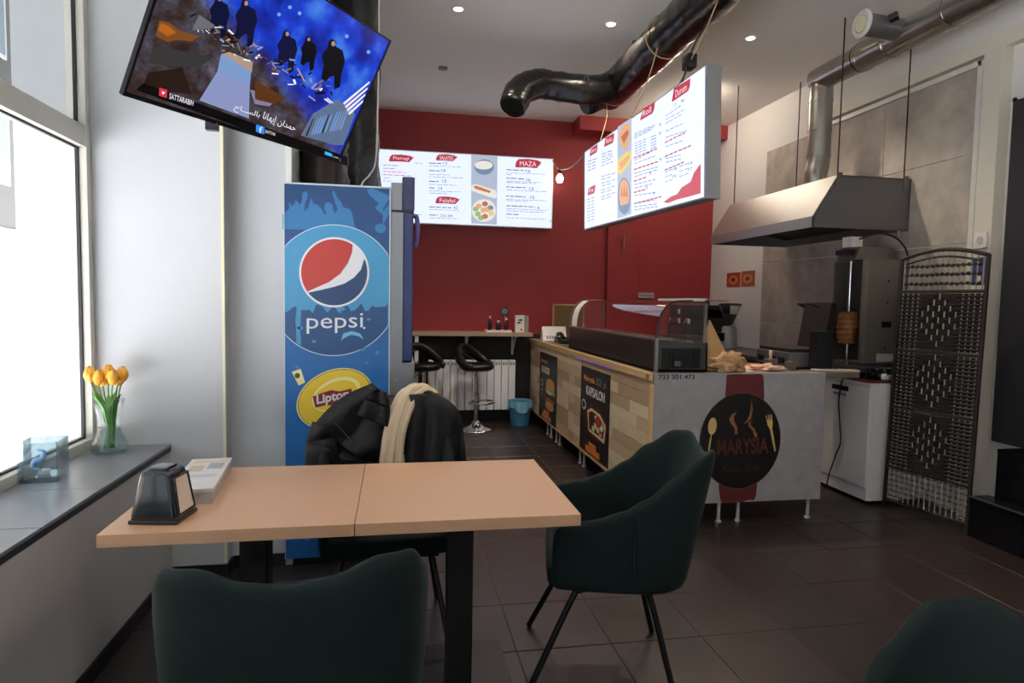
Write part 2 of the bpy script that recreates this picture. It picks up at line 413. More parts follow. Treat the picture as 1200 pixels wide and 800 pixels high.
for a, b in ((-1.2, .35),):
    obj('window_frame', MB().box(a, b, YF-.12, YF-.05, .5, .56).box(a, b, YF-.12, YF-.05, 3.04, 3.1).box(a, a+.05, YF-.12, YF-.05, .56, 3.04).box(b-.05, b, YF-.12, YF-.05, .56, 3.04), M_pvc, W_)
    obj('window_pane', MB().add([(a+.05, YF-.08, .56), (b-.05, YF-.08, .56), (b-.05, YF-.08, 3.04), (a+.05, YF-.08, 3.04)], [(0, 1, 2, 3)]), M_front, W_)
ld = bpy.data.lights.new('window_portal', 'AREA'); ld.shape = 'RECTANGLE'; ld.size = 1.5; ld.size_y = 2.5; ld.cycles.is_portal = True
lo = bpy.data.objects.new('window_portal', ld); COL.objects.link(lo); lo.location = (-.42, YF-.15, 1.8); lo.rotation_euler = Vector((0, 1, 0)).to_track_quat('-Z', 'Z').to_euler()
# faint shop lettering stuck on the outside of the lower pane
M_stick = glass('window_sticker', haze=.5)
fw = Face((XW-.024, 0, 0), (1, 0, 0))
def rrect(x0, y0, x1, y1, sk, r=4):
    return [(x0+r, y0), (x1-r, y0+sk), (x1, y0+sk+r), (x1, y1+sk-r), (x1-r, y1+sk), (x0+r, y1), (x0, y1-r), (x0, y0+r)]
stk = bpy.data.objects['window_1']
fw.poly('sticker', rrect(18, 182, 66, 200, 12), M_stick, stk, 0)
fw.poly('sticker', rrect(20, 215, 84, 231, 10), M_stick, stk, 0)
M_stick_r = mat('sticker_red', '#d96a6a', .6)
fw.multi('sticker_ring', [[(47+15*math.cos(a)*s1, 312+13*math.sin(a)*s1) for a, s1 in ((t*.5, 1), (t*.5+.5, 1), (t*.5+.5, .82), (t*.5, .82))] for t in range(12)], M_stick, stk, 0)
# light through the windows: portals help the sampler find the sky
for wi in range(3):
    ld = bpy.data.lights.new('window_portal', 'AREA'); ld.shape = 'RECTANGLE'; a, b = ym[wi+1], ym[wi]
    ld.size = b-a; ld.size_y = 2.6; ld.cycles.is_portal = True
    lo = bpy.data.objects.new('window_portal', ld); COL.objects.link(lo); lo.location = (XW-.09, (a+b)/2, 2.0)
    lo.rotation_euler = Vector((1, 0, 0)).to_track_quat('-Z', 'Z').to_euler()
# outside: pavement, street and the houses across
M_pave = mat('pavement_pale', '#dde0e4', .9, var=.06, vscale=1)
struct(obj('ground_pavement', MB().box(-9.0, XW-.13, -25, 34, -.3, -.15).box(XW-.13, 12, -25, YF-.21, -.3, -.15), M_pave))
def house(y0, y1, hgt, colr, base, label):
    H = thing('house', label, 'house', (-9.4, (y0+y1)/2, -.15))
    obj('wall', MB().box(-12, -9, y0, y1, -.15, hgt), mat('facade_'+colr[1:], colr, .9, var=.04), H)
    obj('plinth', MB().box(-9.0, -8.95, y0, y1, -.15, 2.9), mat('plinth_'+base[1:], base, .8), H)  # ground floor coloured pale so it looks bright, as if sunlit
    n = max(2, int((y1-y0)/2.6)); st_ = (y1-y0)/n
    for k in range(n):
        for f in range(int((hgt-3.4)//2.9)):
            yc = y0+(k+.5)*st_; z = 3.9+f*2.9
            wd = obj('window', MB().box(-9.0, -8.96, yc-.6, yc+.6, z, z+1.6), M_white_pl, H)
            for s in (-1, 1): obj('window_pane', MB().box(-8.962, -8.95, yc+(.05 if s > 0 else -.52), yc+(.52 if s > 0 else -.05), z+.08, z+1.52), mat('house_glass', '#8f989e', .2), wd)
house(-6, 15, 11.0, '#7d6f68', '#c9bab0', 'beige-brown house across the street, ground floor coloured pale as if sunlit')
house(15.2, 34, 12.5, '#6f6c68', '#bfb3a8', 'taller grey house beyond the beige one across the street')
# ================================================================== TABLES
def table(x0, x1, y0, y1, label):
    t = thing('dining_table', label, 'table', ((x0+x1)/2, (y0+y1)/2, 0), 0, 'beech tables pushed together')
    obj('table_top', MB().cbox(x0+.0008, x1-.0008, y0, y1, .714, .75, .0018), M_beech, t)
    cx, cy = (x0+x1)/2, (y0+y1)/2
    obj('pedestal', MB().cbox(cx-.045, cx+.045, cy-.045, cy+.045, .01, .70, .006), M_black, t)
    obj('top_plate', MB().box(cx-.2, cx+.2, cy-.2, cy+.2, .70, .714), M_black, t)
    obj('base_plate', MB().cbox(cx-.2, cx+.2, cy-.31, cy+.31, 0, .012, .004), M_black, t)
    return t
TY_0, TY_1 = 1.858, 2.548
table(-.794, -.114, TY_0, TY_1, 'square beech-topped table carrying the napkin dispenser, black pedestal')
table(-.114, .566, TY_0, TY_1, 'square beech-topped table with nothing standing on it, black pedestal')

# ================================================================== CHAIRS
def chair_mesh():
    half = [(0, .284), (.115, .279), (.215, .246), (.268, .17), (.282, .06), (.276, -.08), (.258, -.225)]
    pts = [(-x, y, 0) for x, y in reversed(half)] + [(x, y, 0) for x, y in half[1:]]
    P = catmull(pts, 5); L_ = [0]
    for a, b in zip(P, P[1:]): L_.append(L_[-1]+(b-a).length)
    tot = L_[-1]; N = len(P)
    zb = .39
    def ztop(t):
        ks = [(0, .847), (.11, .858), (.23, .890), (.32, .880), (.43, .81), (.54, .735), (.66, .685), (.80, .65), (.94, .632), (1, .60)]
        for (a, b), (c, d) in zip(ks, ks[1:]):
            if t <= c: return b+(d-b)*sstep(a, c, t)
        return ks[-1][1]
    ring = []
    for i, p in enumerate(P):
        t = abs(L_[i]/tot*2-1)
        tg = (P[min(i+1, N-1)]-P[max(i-1, 0)]).normalized(); n = Vector((-tg.y, tg.x, 0))
        n = n if n.dot(p) > 0 else -n
        zt = ztop(t); ln = .078*(1-sstep(.25, .75, t))+.012
        th = .042*(1 if t < .93 else .72)
        def off(z): return ln*((z-zb)/.5)**1.25 if z > zb else 0
        prof = []
        for fz, o_ in ((0, -.035), (.0, -.006), (.12, 0), (.4, .004), (.7, .003), (.9, 0), (.97, -.004), (1, -.016), (1, -th+.016), (.97, -th+.004), (.9, -th), (.6, -th-.004), (.3, -th-.006)):
            z = zb+(zt-zb)*fz
            if (fz, o_) == (0, -.006): z += .006
            prof.append(p + n*(off(z)*.45+o_) + Vector((0, off(z)*.62*max(0, n.y), z)))
        q = prof[-1].copy(); q.z = .40; prof.append(q)
        ring.append(prof)
    mb = MB(); m = len(ring[0])
    vs = [v for r_ in ring for v in r_]; fs = []
    for i in range(N-1):
        for k in range(m): fs.append((i*m+k, i*m+(k+1) % m, (i+1)*m+(k+1) % m, (i+1)*m+k))
    fs += [tuple(range(m)), tuple((N-1)*m+k for k in range(m))]
    mb.add(vs, fs); return mb, ring
def make_chair(label):
    t = thing('armchair', label, 'chair')
    shell, ring = chair_mesh()
    obj('shell', shell, M_velvet, t, smooth='full', local=True, subd=1)
    s = MB(); s.cbox(-.235, .235, -.24, .225, .392, .475, .03); obj('seat', s, M_velvet, t, smooth='full', local=True, subd=1)
    obj('seat_pan', MB().cbox(-.2, .2, -.2, .18, .378, .394, .004), M_black, t, local=True)
    for k in (10, len(ring)-11):
        r_ = ring[k]; cen = Vector((0, 0, 0)); pp = []
        for a in (2, 3, 4, 5): 
            nrm = Vector((r_[a].x, r_[a].y, 0)).normalized(); pp.append(r_[a]+nrm*.002)
        obj('seam', MB().tube(catmull(pp, 4), .0045, 6), M_seam, t, local=True, smooth='full')
    for sx in (-1, 1):
        for (fx, fy, tx, ty) in ((.245, -.30, .175, -.125), (.235, .225, .175, .13)):
            sg = 1 if ty > 0 else -1
            path = catmull([(sx*fx, fy, .006), (sx*(tx+(fx-tx)*.12), ty+(fy-ty)*.12, .33), (sx*tx, ty-sg*.01, .362), (sx*tx, ty-sg*.045, .371)], 5) + [Vector((sx*tx, 0, .371))]
            lg = obj('leg', MB().tube(path, .0115, 10), M_black, t, local=True, smooth='full')
    for y in (-.12, .12): obj('stretcher', MB().tube([(-.175, y, .371), (.175, y, .371)], .009, 8), M_black, t, local=True, smooth='full')
    return t
ch = make_chair('green velvet armchair with its plain back to the napkin table, tucked in')
ch.location = (-.222, 1.605, 0); ch.rotation_euler = (0, 0, PI+.07); ch['group'] = 'green velvet armchairs'
dup(ch, (.812, 2.31, 0), -PI/2-.22, 'green velvet armchair at the short end of the bare table')
dup(ch, (.812, .625, 0), -PI/2+.48, 'green velvet armchair standing apart from the beech tables')
dup(ch, (-.03, 2.70, 0), .03, 'armchair with the black jacket hung over its back')

# ------------------------------------------------------------------ jacket and scarf on the far chair
M_jacket = mat('jacket_nylon_black', '#101114', .55, var=.3, vscale=4, bump=.12, bscale=35, spec=.35)
M_jline = mat('jacket_piping', '#4a4b50', .6)
M_scarf = mat('scarf_beige', '#c4b196', .9, var=.08, vscale=30, bump=.2, bscale=200)
jk = thing('jacket', 'black padded jacket draped over a chair back', 'jacket', (-.02, 3.04, .55))
YJ = 3.05
sil = [(366, 515), (371, 492), (388, 476), (405, 466), (420, 459), (436, 457), (450, 461), (464, 461), (478, 456), (492, 454), (506, 460), (520, 469), (532, 479), (537, 490), (541, 515)]
def jtop(x):
    for (a, b), (c, d) in zip(sil, sil[1:]):
        if x <= c: return b+(d-b)*max(0, (x-a))/(c-a)
    return sil[-1][1]
def jbody(u, v):
    x = 364+u*(544-364); top = on_y(x, jtop(min(541, max(366, x)))+2, YJ); zb = .53; zt = top.z
    X = top.x; a = 2*PI*v; ca, sa = math.cos(a), math.sin(a)
    sp = lambda c, e: math.copysign(abs(c)**e, c)
    edge = min(1, .45+min(u, 1-u)*6)
    D = (.10 if sa > 0 else .125)*edge
    y = YJ + D*sp(sa, .75); z = (zb+zt)/2+(zt-zb)/2*sp(ca, .55)
    f = noise.noise(Vector((X*9, z*5, 1.7)))*.012
    return (X, y-f if sa < 0 else y+f, z)
b = MB().grid(jbody, 44, 40); n_ = len(b.v)
b.f += [tuple(range(40)), tuple(range(n_-40, n_))]
obj('jacket_body', b, M_jacket, jk, smooth='full')
def sheet(name, A, B, Y0, bulge, fold, m=None, nu=26, nv=26):
    A = [Vector((p[0], p[1], 0)) for p in A]; B = [Vector((p[0], p[1], 0)) for p in B]
    CA, CB = catmull(A, 12), catmull(B, 12)
    pick = lambda C, t: C[min(len(C)-1, int(round(t*(len(C)-1))))]
    def fn(u, v):
        p = pick(CA, u).lerp(pick(CB, u), v); q = on_y(p.x, p.y, Y0)
        y = Y0-bulge*math.sin(PI*v)**.7-fold(u, v)+noise.noise(q*13)*.006+noise.noise(q*40)*.0025
        return on_y(p.x, p.y, y)
    o = obj(name, MB().grid(fn, nu, nv), m or M_jacket, jk, smooth='full', fixn=False)
    md = o.modifiers.new('thick', 'SOLIDIFY'); md.thickness = .014; md.offset = 0
    return o
sheet('front_panel', [(384, 500), (388, 530), (390, 575)], [(430, 530), (446, 550), (450, 580)], 2.925, .03, lambda u, v: .016*abs(math.sin(u*PI*2.6+v*1.2))+.006*math.sin(v*9))
sheet('sleeve', [(368, 494), (360, 520), (358, 575)], [(389, 503), (394, 530), (395, 575)], 2.87, .05, lambda u, v: .012*abs(math.sin(u*PI*2+v*2)))
sheet('hood', [(437, 450), (408, 462), (386, 478), (368, 498)], [(453, 462), (452, 495), (448, 530), (428, 542)], 2.905, .035, lambda u, v: .016*math.sin(v*7+u*2)*(v > .1)+.012*abs(math.sin(v*PI*2.2-.5)))
sheet('collar', [(434, 450), (424, 466), (418, 486)], [(452, 460), (456, 478), (454, 500)], 2.875, .022, lambda u, v: .008*math.sin(v*8))
sheet('drape', [(480, 462), (474, 500), (468, 575)], [(512, 461), (538, 484), (545, 530), (552, 575)], 2.90, .03, lambda u, v: (.010*math.sin(v*11+u*1.5)+.005*math.sin(v*23+u*4))*min(1, u*2.5), nu=30, nv=40)
obj('piping', MB().tube(catmull([on_y(386, 489, 2.868), on_y(398, 501, 2.862), on_y(412, 517, 2.86), on_y(422, 532, 2.862)], 6), .002, 6), M_jline, jk)
obj('care_label', MB().box(on_y(467, 538, 2.86).x, on_y(474, 538, 2.86).x, 2.86, 2.864, .65, .705), M_white_print, jk)
sc = thing('scarf', 'cream knitted scarf looped over the black jacket', 'scarf', (.08, 3.0, .6))
def ribbon(pts, wid, thick):
    P = catmull([on_y(x, y, Y) for x, y, Y in pts], 6)
    def fn(u, v):
        i = min(len(P)-1, int(round(u*(len(P)-1)))); p = P[i]; t = (P[min(i+1, len(P)-1)]-P[max(i-1, 0)]).normalized()
        side = Vector((1, -.25, .12)); side = (side-t*side.dot(t)).normalized(); nn = side.cross(t).normalized()
        a = 2*PI*v; c = math.cos(a)
        return p+side*(c*wid)+nn*(math.sin(a)*thick+.006*math.sin(c*7))
    m_ = MB().grid(fn, len(P), 22); k = len(m_.v); m_.f += [tuple(range(22)), tuple(range(k-22, k))]; return m_
obj('scarf_strand', ribbon([(513, 470, 3.17), (503, 459, 3.11), (489, 453, 3.04), (476, 460, 2.93), (466, 480, 2.875), (459, 505, 2.86), (455, 530, 2.855), (453, 548, 2.855)], .035, .014), M_scarf, sc, smooth='full')
obj('scarf_strand', ribbon([(512, 476, 3.18), (507, 462, 3.10), (494, 457, 3.01), (483, 468, 2.90), (474, 490, 2.865), (468, 515, 2.852), (466, 545, 2.85)], .024, .013), M_scarf, sc, smooth='full')

# ================================================================== THINGS ON THE TABLE AND SILL
nd = thing('napkin_dispenser', 'black plastic napkin dispenser with sloping sides on the beech table', 'dispenser', (-.665, 1.985, .75), -.16)
def frus(w0, d0, w1, d1, h0, h1, ox=0, oy=0, c=.012):
    b = bmesh.new(); bmesh.ops.create_cube(b, size=1)
    for v in b.verts:
        top = v.co.z > 0
        v.co = ((w1 if top else w0)*v.co.x+(ox if top else 0), (d1 if top else d0)*v.co.y+(oy if top else 0), h1 if top else h0)
    bmesh.ops.bevel(b, geom=list(b.edges), offset=c, segments=3, profile=.6, affect='EDGES'); b.verts.index_update()
    m_ = MB().add([v.co[:] for v in b.verts], [[v.index for v in f.verts] for f in b.faces]); b.free(); return m_
M_disp = mat('dispenser_black', '#14171c', .22, coat=.3)
obj('housing', frus(.138, .128, .088, .092, .004, .150, c=.018), M_disp, nd, smooth='full', local=True)
obj('base', MB().cbox(-.069, .069, -.064, .064, 0, .012, .005), M_blackpl, nd, smooth=True, local=True)
fn_ = MB().add([(.0660, -.043, .026), (.0660, .043, .026), (.0500, .036, .124), (.0500, -.036, .124)], [(0, 1, 2, 3)])
obj('napkin_face', fn_, mat('napkin_kraft_white', '#d9c6b6', .9, var=.06, vscale=20), nd, local=True)
obj('spring_plate', MB().tube([(.0672, -.046, .022), (.0672, .046, .022), (.0500, .039, .129), (.0500, -.039, .129)], .004, 6, closed=True), M_disp, nd, local=True)
obj('top_grip', MB().cbox(-.026, .026, -.03, .03, .147, .156, .003), M_disp, nd, smooth=True, local=True)
bx_ = thing('magazine_box', 'flat white printed box lying on the beech table by the dispenser', 'box', (-.648, 2.30, .75), .10)
obj('box_body', MB().cbox(-.065, .065, -.20, .20, 0, .040, .002), mat('printed_carton', '#a9a6a5', .6, var=.05, vscale=12), bx_, local=True)
mt_ = mat('carton_lid', '#c6c4c2', .55)
obj('box_lid', MB().cbox(-.068, .068, -.203, .203, .036, .048, .002), mt_, bx_, local=True)
for k, (a, b2, c, d, cc) in enumerate(((-.05, -.005, .02, .10, '#b9a58e'), (.005, .055, .05, .13, '#8f9aa3'), (-.05, .05, -.06, -.02, '#aab4bb'), (-.045, .02, -.15, -.09, '#c0c8cc'), (-.05, .06, .14, .18, '#c7b09a'))):
    obj('printed_panel', MB().box(a, b2, c, d, .0482, .0486), mat('carton_print_%d' % k, cc, .6), bx_, local=True)

vs_ = thing('flower_vase', 'clear glass vase with yellow tulips on the window sill', 'vase', (-1.285, 3.165, ZS))
obj('vase_glass', MB().lathe([(.055, 0), (.07, .004), (.078, .02), (.07, .05), (.048, .10), (.046, .15), (.055, .20), (.062, .245), (.059, .245), (.052, .20), (.042, .15), (.044, .10), (.064, .05), (.070, .02), (.05, .014)], n=32), M_thin, vs_, smooth='full', local=True)
obj('water', MB().lathe([(.045, .016), (.062, .03), (.061, .05), (.043, .09), (.041, .11)], n=24), glass('water', (.85, .95, .92), .6), vs_, smooth='full', local=True)
M_tulip = mat('tulip_yellow_orange', '#eda93a', .6, var=.25, vscale=18)
M_stem = mat('tulip_green', '#5d8f45', .6, var=.2, vscale=20)
for k, (tx, ty, tz) in enumerate(((-.062, -.03, .36), (-.03, -.03, .345), (.0, .0, .365), (.028, -.025, .345), (.055, .01, .355), (-.045, .05, .33), (.02, .055, .33))):
    st_ = obj('stem', MB().tube(catmull([(tx*.3, ty*.3, .02), (tx*.25+.01, ty*.2, .14), (tx*.7, ty*.7, .26), (tx, ty, tz-.02)], 4), .0035, 6), M_stem, vs_, smooth='full', local=True)
    fl = MB().lathe([(.004, tz-.03), (.018, tz-.018), (.023, tz), (.021, tz+.018), (.012, tz+.032), (.004, tz+.034)], (tx, ty, 0), 12)
    fl.v = [(x+math.copysign(.002, math.sin(6*math.atan2(y-ty, x-tx)))*0, y, z) for x, y, z in fl.v]
    fb = obj('tulip_bloom', fl, M_tulip, vs_, smooth='full', local=True)
    for pa in range(3):
        a = pa*2.1+k
        pt = MB().grid(lambda u, v: (tx+math.cos(a+(v-.5)*1.7)*(.024*math.sin(PI*(.15+.72*u))+.002), ty+math.sin(a+(v-.5)*1.7)*(.024*math.sin(PI*(.15+.72*u))+.002), tz-.03+u*.072*(1-1.1*(v-.5)**2)), 7, 5)
        obj('petal', pt, M_tulip, vs_, smooth='full', local=True, fixn=False)
for k, a in enumerate((.2, 1.5, 2.7, 3.9, 5.1, 5.8)):
    ca, sa = math.cos(a), math.sin(a)
    lf = MB().grid(lambda u, v: ((.01+.075*u*u)*ca-(v-.5)*.034*math.sin(PI*min(1, u*.97+.03))*sa, (.01+.075*u*u)*sa+(v-.5)*.034*math.sin(PI*min(1, u*.97+.03))*ca, .10+.23*u-.05*u*u*u), 9, 3)
    obj('leaf', lf, M_stem, vs_, smooth='full', local=True, fixn=False)
jr = thing('glass_candle_holder', 'square glass tealight holder with blue motif on the window sill', 'candle holder', (-1.345, 2.735, ZS), .15)
jb = MB()
for s in ((-.065, .065, -.065, -.059), (-.065, .065, .059, .065), (-.065, -.059, -.059, .059), (.059, .065, -.059, .059)): jb.box(*s, .0, .155)
jb.box(-.059, .059, -.059, .059, 0, .02)
obj('glass_body', jb, glass('holder_glass', (.86, .93, .95), 2.2), jr, local=True)
M_blue = mat('blue_glass_motif', '#6f9cc8', .3)
obj('motif', MB().tube(catmull([(.012, -.0665, .05), (-.012, -.0665, .06), (-.008, -.0665, .085), (.016, -.0665, .095), (.02, -.0665, .12), (0, -.0665, .13)], 5), [.004+.007*math.sin(PI*i/25) for i in range(26)], 8), M_blue, jr, smooth='full', local=True)
obj('tealight', MB().lathe([(.02, .021), (.02, .036), (.004, .037)], n=16), M_white_pl, jr, smooth=True, local=True)
# ================================================================== DRINKS FRIDGE
FY = 3.38
fl = on_y(331, 213, FY); fX0, fX1, fZ0, fZ1 = -.557, -.030, .05, fl.z
fg = thing('drinks_fridge', 'tall blue branded drinks fridge seen from its printed side', 'fridge', (-.28, 3.7, 0))
M_fb = mat('fridge_grey', '#7d8084', .4, metal=.4)
obj('cabinet', MB().cbox(-.518, fX1+.065, FY+.03, 4.02, fZ0, fZ1, .006), M_fb, fg)
obj('feet', MB().box(-.5, fX1, FY+.04, 3.98, 0, fZ0), M_black, fg)
def fridge_blue():
    m = bpy.data.materials.new('fridge_print_blue'); m.use_nodes = True; t = m.node_tree; b = t.nodes['Principled BSDF']; L = t.links.new
    g = t.nodes.new('ShaderNodeNewGeometry'); sp = t.nodes.new('ShaderNodeSeparateXYZ'); L(g.outputs['Position'], sp.inputs[0])
    mr = t.nodes.new('ShaderNodeMapRange'); mr.inputs[1].default_value = .1; mr.inputs[2].default_value = 2.0; L(sp.outputs['Z'], mr.inputs[0])
    rp = t.nodes.new('ShaderNodeValToRGB'); e = rp.color_ramp.elements
    e[0].color = (*lin('#1a5c9e'), 1); e[1].color = (*lin('#163a64'), 1)
    n = e.new(.45); n.color = (*lin('#1d64a6'), 1); n = e.new(.8); n.color = (*lin('#164478'), 1)
    L(mr.outputs[0], rp.inputs[0]); L(rp.outputs[0], b.inputs['Base Color']); b.inputs['Roughness'].default_value = .35; return m
obj('side_panel', MB().box(fX0+.004, fX1-.004, FY, FY+.04, fZ0, fZ1-.008), fridge_blue(), fg)
obj('panel_edging', MB().box(fX0, fX0+.005, FY-.003, FY+.01, fZ0, fZ1).box(fX1-.006, fX1, FY-.003, FY+.01, fZ0, fZ1).box(fX0, fX1, FY-.003, FY+.01, fZ1-.008, fZ1), mat('edging_pale', '#b9c2c8', .4, metal=.4), fg)
ff = Face((0, FY, 0), (0, -1, 0))
C1 = lambda x, y: (325+x/3.556, 205+y/3.556)
M_lb = mat('print_sky_blue', '#3c86b0', .4); M_lb2 = mat('print_pale_blue', '#66a9c8', .4); M_navy = mat('print_navy', '#173a60', .4); M_mid = mat('print_mid_blue', '#27699a', .4)
M_pred = mat('print_red', '#a83028', .4); M_pwhite = mat('print_offwhite', '#d2d5d8', .4)
ff.poly('crowd_print', [C1(*p) for p in [(22,225),(22,165),(50,140),(48,110),(60,128),(75,120),(72,105),(85,110),(92,125),(102,110),(105,75),(120,66),(128,85),(115,120),(112,152),(128,138),(140,95),(150,118),(170,125),(190,150),(196,165),(205,160),(195,138),(200,118),(215,113),(230,125),(232,145),(240,160),(252,145),(240,110),(228,75),(235,62),(250,95),(268,115),(275,135),(300,140),(312,160),(318,190),(330,235)]], M_mid, fg, .0006)
ff.poly('player_print', [C1(*p) for p in [(372,62),(395,55),(430,70),(466,85),(466,100),(440,140),(442,150),(466,120),(466,160),(445,200),(438,205),(440,165),(418,148),(405,135),(425,120),(385,85)]], M_mid, fg, .0006)
ff.ell('ball_print', *C1(430, 222), 6.5, 5.5, M_mid, fg, .0006)
ff.ell('circle_print', 390.5, 340, 77, 77, M_pwhite, fg, .0008, clip=(332.5, 456), n=72)
ff.ell('circle_print', 390.5, 340, 76.2, 76.2, M_lb, fg, .0012, clip=(332.5, 456), n=72)
low = [(334, 366)] + [(334+k*4.07, 362+6*noise.noise(Vector((k*.9, .3, 0)))+3*math.sin(k*1.7)-(6 if k in (9, 14, 22, 27) else 0)) for k in range(1, 30)] + [(454.5, 355)]
arc = [(390.5+76*math.cos(a), 340+76*math.sin(a)) for a in [math.radians(d) for d in range(33, 148, 4)]]
ff.poly('crowd_print', low + [(min(455.8, max(332.8, x)), y) for x, y in arc], mat('print_crowd_blue', '#1c4674', .4), fg, .0016)
for k, (x, y, r) in enumerate(((440, 352, 3), (402, 362, 2.6), (352, 384, 3), (432, 374, 2.2), (368, 400, 2.4))):
    ff.ell('glint_print', x, y, r, r*.7, M_lb, fg, .002)
ff.poly('arm_print', [C1(*p) for p in [(80, 700), (75, 600), (85, 520), (110, 500), (150, 520), (130, 545), (100, 560), (95, 640), (100, 710)]], M_lb, fg, .002)
ff.poly('head_print', [C1(*p) for p in [(265, 690), (275, 660), (310, 650), (345, 660), (360, 685), (340, 672), (310, 665), (285, 675)]], M_lb2, fg, .002)
gx, gy = C1(237, 405)
ff.ell('emblem_rim', gx, gy, 41.2, 41.2, M_pwhite, fg, .0024, n=64)
R_ = 38.8
def gp(a, r=R_): a = math.radians(a); return (gx+r*math.cos(a), gy-r*math.sin(a))
redp = [gp(a) for a in range(56, 217, 5)] + [C1(*p) for p in [(165, 468), (215, 446), (262, 412), (295, 365), (312, 320)]]
ff.poly('emblem_red', redp, M_pred, fg, .003)
blup = [gp(a) for a in range(218, 384, 5)] + [C1(*p) for p in [(361, 352), (348, 395), (318, 428), (280, 452), (235, 466), (185, 478)]]
ff.poly('emblem_blue', blup, M_navy, fg, .003)
ff.text('lettering', 'pepsi', C1(122, 661), C1(357, 655), C1(122, 580), M_pwhite, fg, .003, 0)
ff.ell('lettering_dot', *C1(362, 637), 1.3, 1.3, M_pwhite, fg, .003)
for x, y, r in ((425, 407, 4), (442, 413, 2.2), (348, 430, 2), (430, 425, 1.6), (436, 540, 3), (345, 600, 3), (360, 632, 2)): ff.ell('bubble_print', x, y, r, r, M_lb, fg, .0012)
# second emblem: a yellow oval with a red banner
D1 = lambda x, y: (330+x/5, 400+y/5)
M_yel = mat('print_yellow', '#dcbc34', .4); M_yel2 = mat('print_pale_yellow', '#e6da94', .4)
ra = math.radians(-24)
ff.ell('oval_rim', 392, 467, 46.5, 33.5, M_yel2, fg, .0008, rot=ra, n=56)
ff.ell('oval_line', 392, 467, 45.2, 32.2, mat('print_dark_green', '#3a4a2a', .5), fg, .0012, rot=ra, n=56)
ff.ell('oval_print', 392, 467, 44.4, 31.4, M_yel, fg, .0016, rot=ra, n=56)
ff.ell('oval_gleam', 394, 462, 30, 18, M_yel2, fg, .002, rot=ra, n=40)
ff.ell('oval_print', 393, 463, 27, 15, M_yel, fg, .0024, rot=ra, n=40)
ff.poly('banner_print', [D1(*p) for p in [(182, 322), (240, 300), (290, 285), (340, 292), (412, 275), (406, 350), (380, 362), (320, 378), (262, 372), (198, 388)]], mat('print_wine_red', '#7d1722', .4), fg, .0028)
ff.text('lettering', 'Lipton', D1(206, 384), D1(396, 346), D1(203, 314), M_pwhite, fg, .0034, .03)
ff.poly('glass_print', [D1(*p) for p in [(60, 178), (112, 160), (138, 240), (100, 258)]], M_yel2, fg, .001)
ff.ell('lemon_print', *D1(92, 200), 3.2, 3.2, mat('print_dark_green', '#3a4a2a'), fg, .0014)
# front: door edge, handle and header, facing away along the wall
obj('header', MB().cbox(fX1+.058, .092, FY+.012, 4.0, 1.86, 2.035, .01), mat('fridge_header_blue', '#27304e', .4), fg)
obj('header_side', MB().box(fX1+.002, fX1+.058, FY+.004, 4.0, 1.862, 2.0), M_fb, fg)
obj('header_gap', MB().box(fX1+.004, .088, FY+.008, 3.9, 1.848, 1.862), M_black, fg)
dr = obj('door', MB().cbox(fX1+.064, .086, FY+.012, 4.0, 1.075, 1.85, .008), mat('fridge_door_blue', '#20305c', .4), fg)
obj('door_trim', MB().box(fX1+.002, fX1+.064, FY+.002, 4.0, .09, 1.848), M_fb, fg)
obj('handle', MB().tube(catmull([(.086, FY+.05, 1.84), (.105, FY+.05, 1.83), (.11, FY+.05, 1.75), (.1, FY+.05, 1.68)], 4), .012, 8), mat('handle_violet', '#5a4a8c', .3), dr)
obj('lower_door', MB().cbox(fX1+.03, .098, FY+.004, 4.0, .10, 1.068, .006), M_fb, fg)
for z in (.98, .86): obj('screw', MB().cyl((-.0, FY+.004, z), (-.0, FY, z), .006, 10), M_steel, fg)

# ------------------------------------------------------------------ wrapped duct standing behind the fridge
vd = thing('wrapped_air_duct', 'upright air duct wrapped in black plastic behind the drinks fridge', 'duct', (-.27, 4.35, 0))
def wrapcol(cx, cy, r, z0, z1, sd, n=26, m=50):
    return MB().grid(lambda u, v: ((cx+(r+.03*noise.noise(Vector((math.cos(2*PI*u)*2+sd, math.sin(2*PI*u)*2, v*14)))+.012*noise.noise(Vector((math.cos(2*PI*u)*6, math.sin(2*PI*u)*6+sd, v*40))))*math.cos(2*PI*u)), cy+(r+.03*noise.noise(Vector((math.cos(2*PI*u)*2+sd, math.sin(2*PI*u)*2, v*14))))*math.sin(2*PI*u), z0+(z1-z0)*v), n, m, wrap_u=True)
obj('duct_body', wrapcol(-.27, 4.32, .155, .02, ZC-.02, 3), M_wrap, vd, smooth='full', fixn=False)
M_wrapb = mat('dark_brown_wrap', '#241614', .4, var=.3, vscale=5, bump=.4, bscale=12)
ob = thing('wrapped_bundle', 'dark brown plastic-wrapped bundle resting on top of the drinks fridge', 'bundle', (-.42, 3.78, 1.98))
obj('bundle_body', MB().grid(lambda u, v: (-.40+(.13+.02*noise.noise(Vector((math.cos(2*PI*u)*2, math.sin(2*PI*u)*2, v*9))))*math.cos(2*PI*u), 3.75+(.12)*math.sin(2*PI*u), fZ1+.30*v), 24, 14, wrap_u=True).add([(-.40+.11*math.cos(2*PI*k/24), 3.75+.10*math.sin(2*PI*k/24), fZ1+.30) for k in range(24)], [tuple(range(24))]), M_wrapb, ob, smooth='full')
tag(obj('cable', MB().tube(catmull([(on_y(444, 40, 4.1).x, 4.1, ZC), on_y(444, 60, 4.1), on_y(442, 150, 4.1), on_y(440, 190, 4.1), on_y(433, 205, 4.1), on_y(424, 216, 4.09), on_y(420, 240, 4.09)], 6), .005, 6), M_white_pl), 'white cable hanging beside the wrapped duct behind the fridge', 'cable')

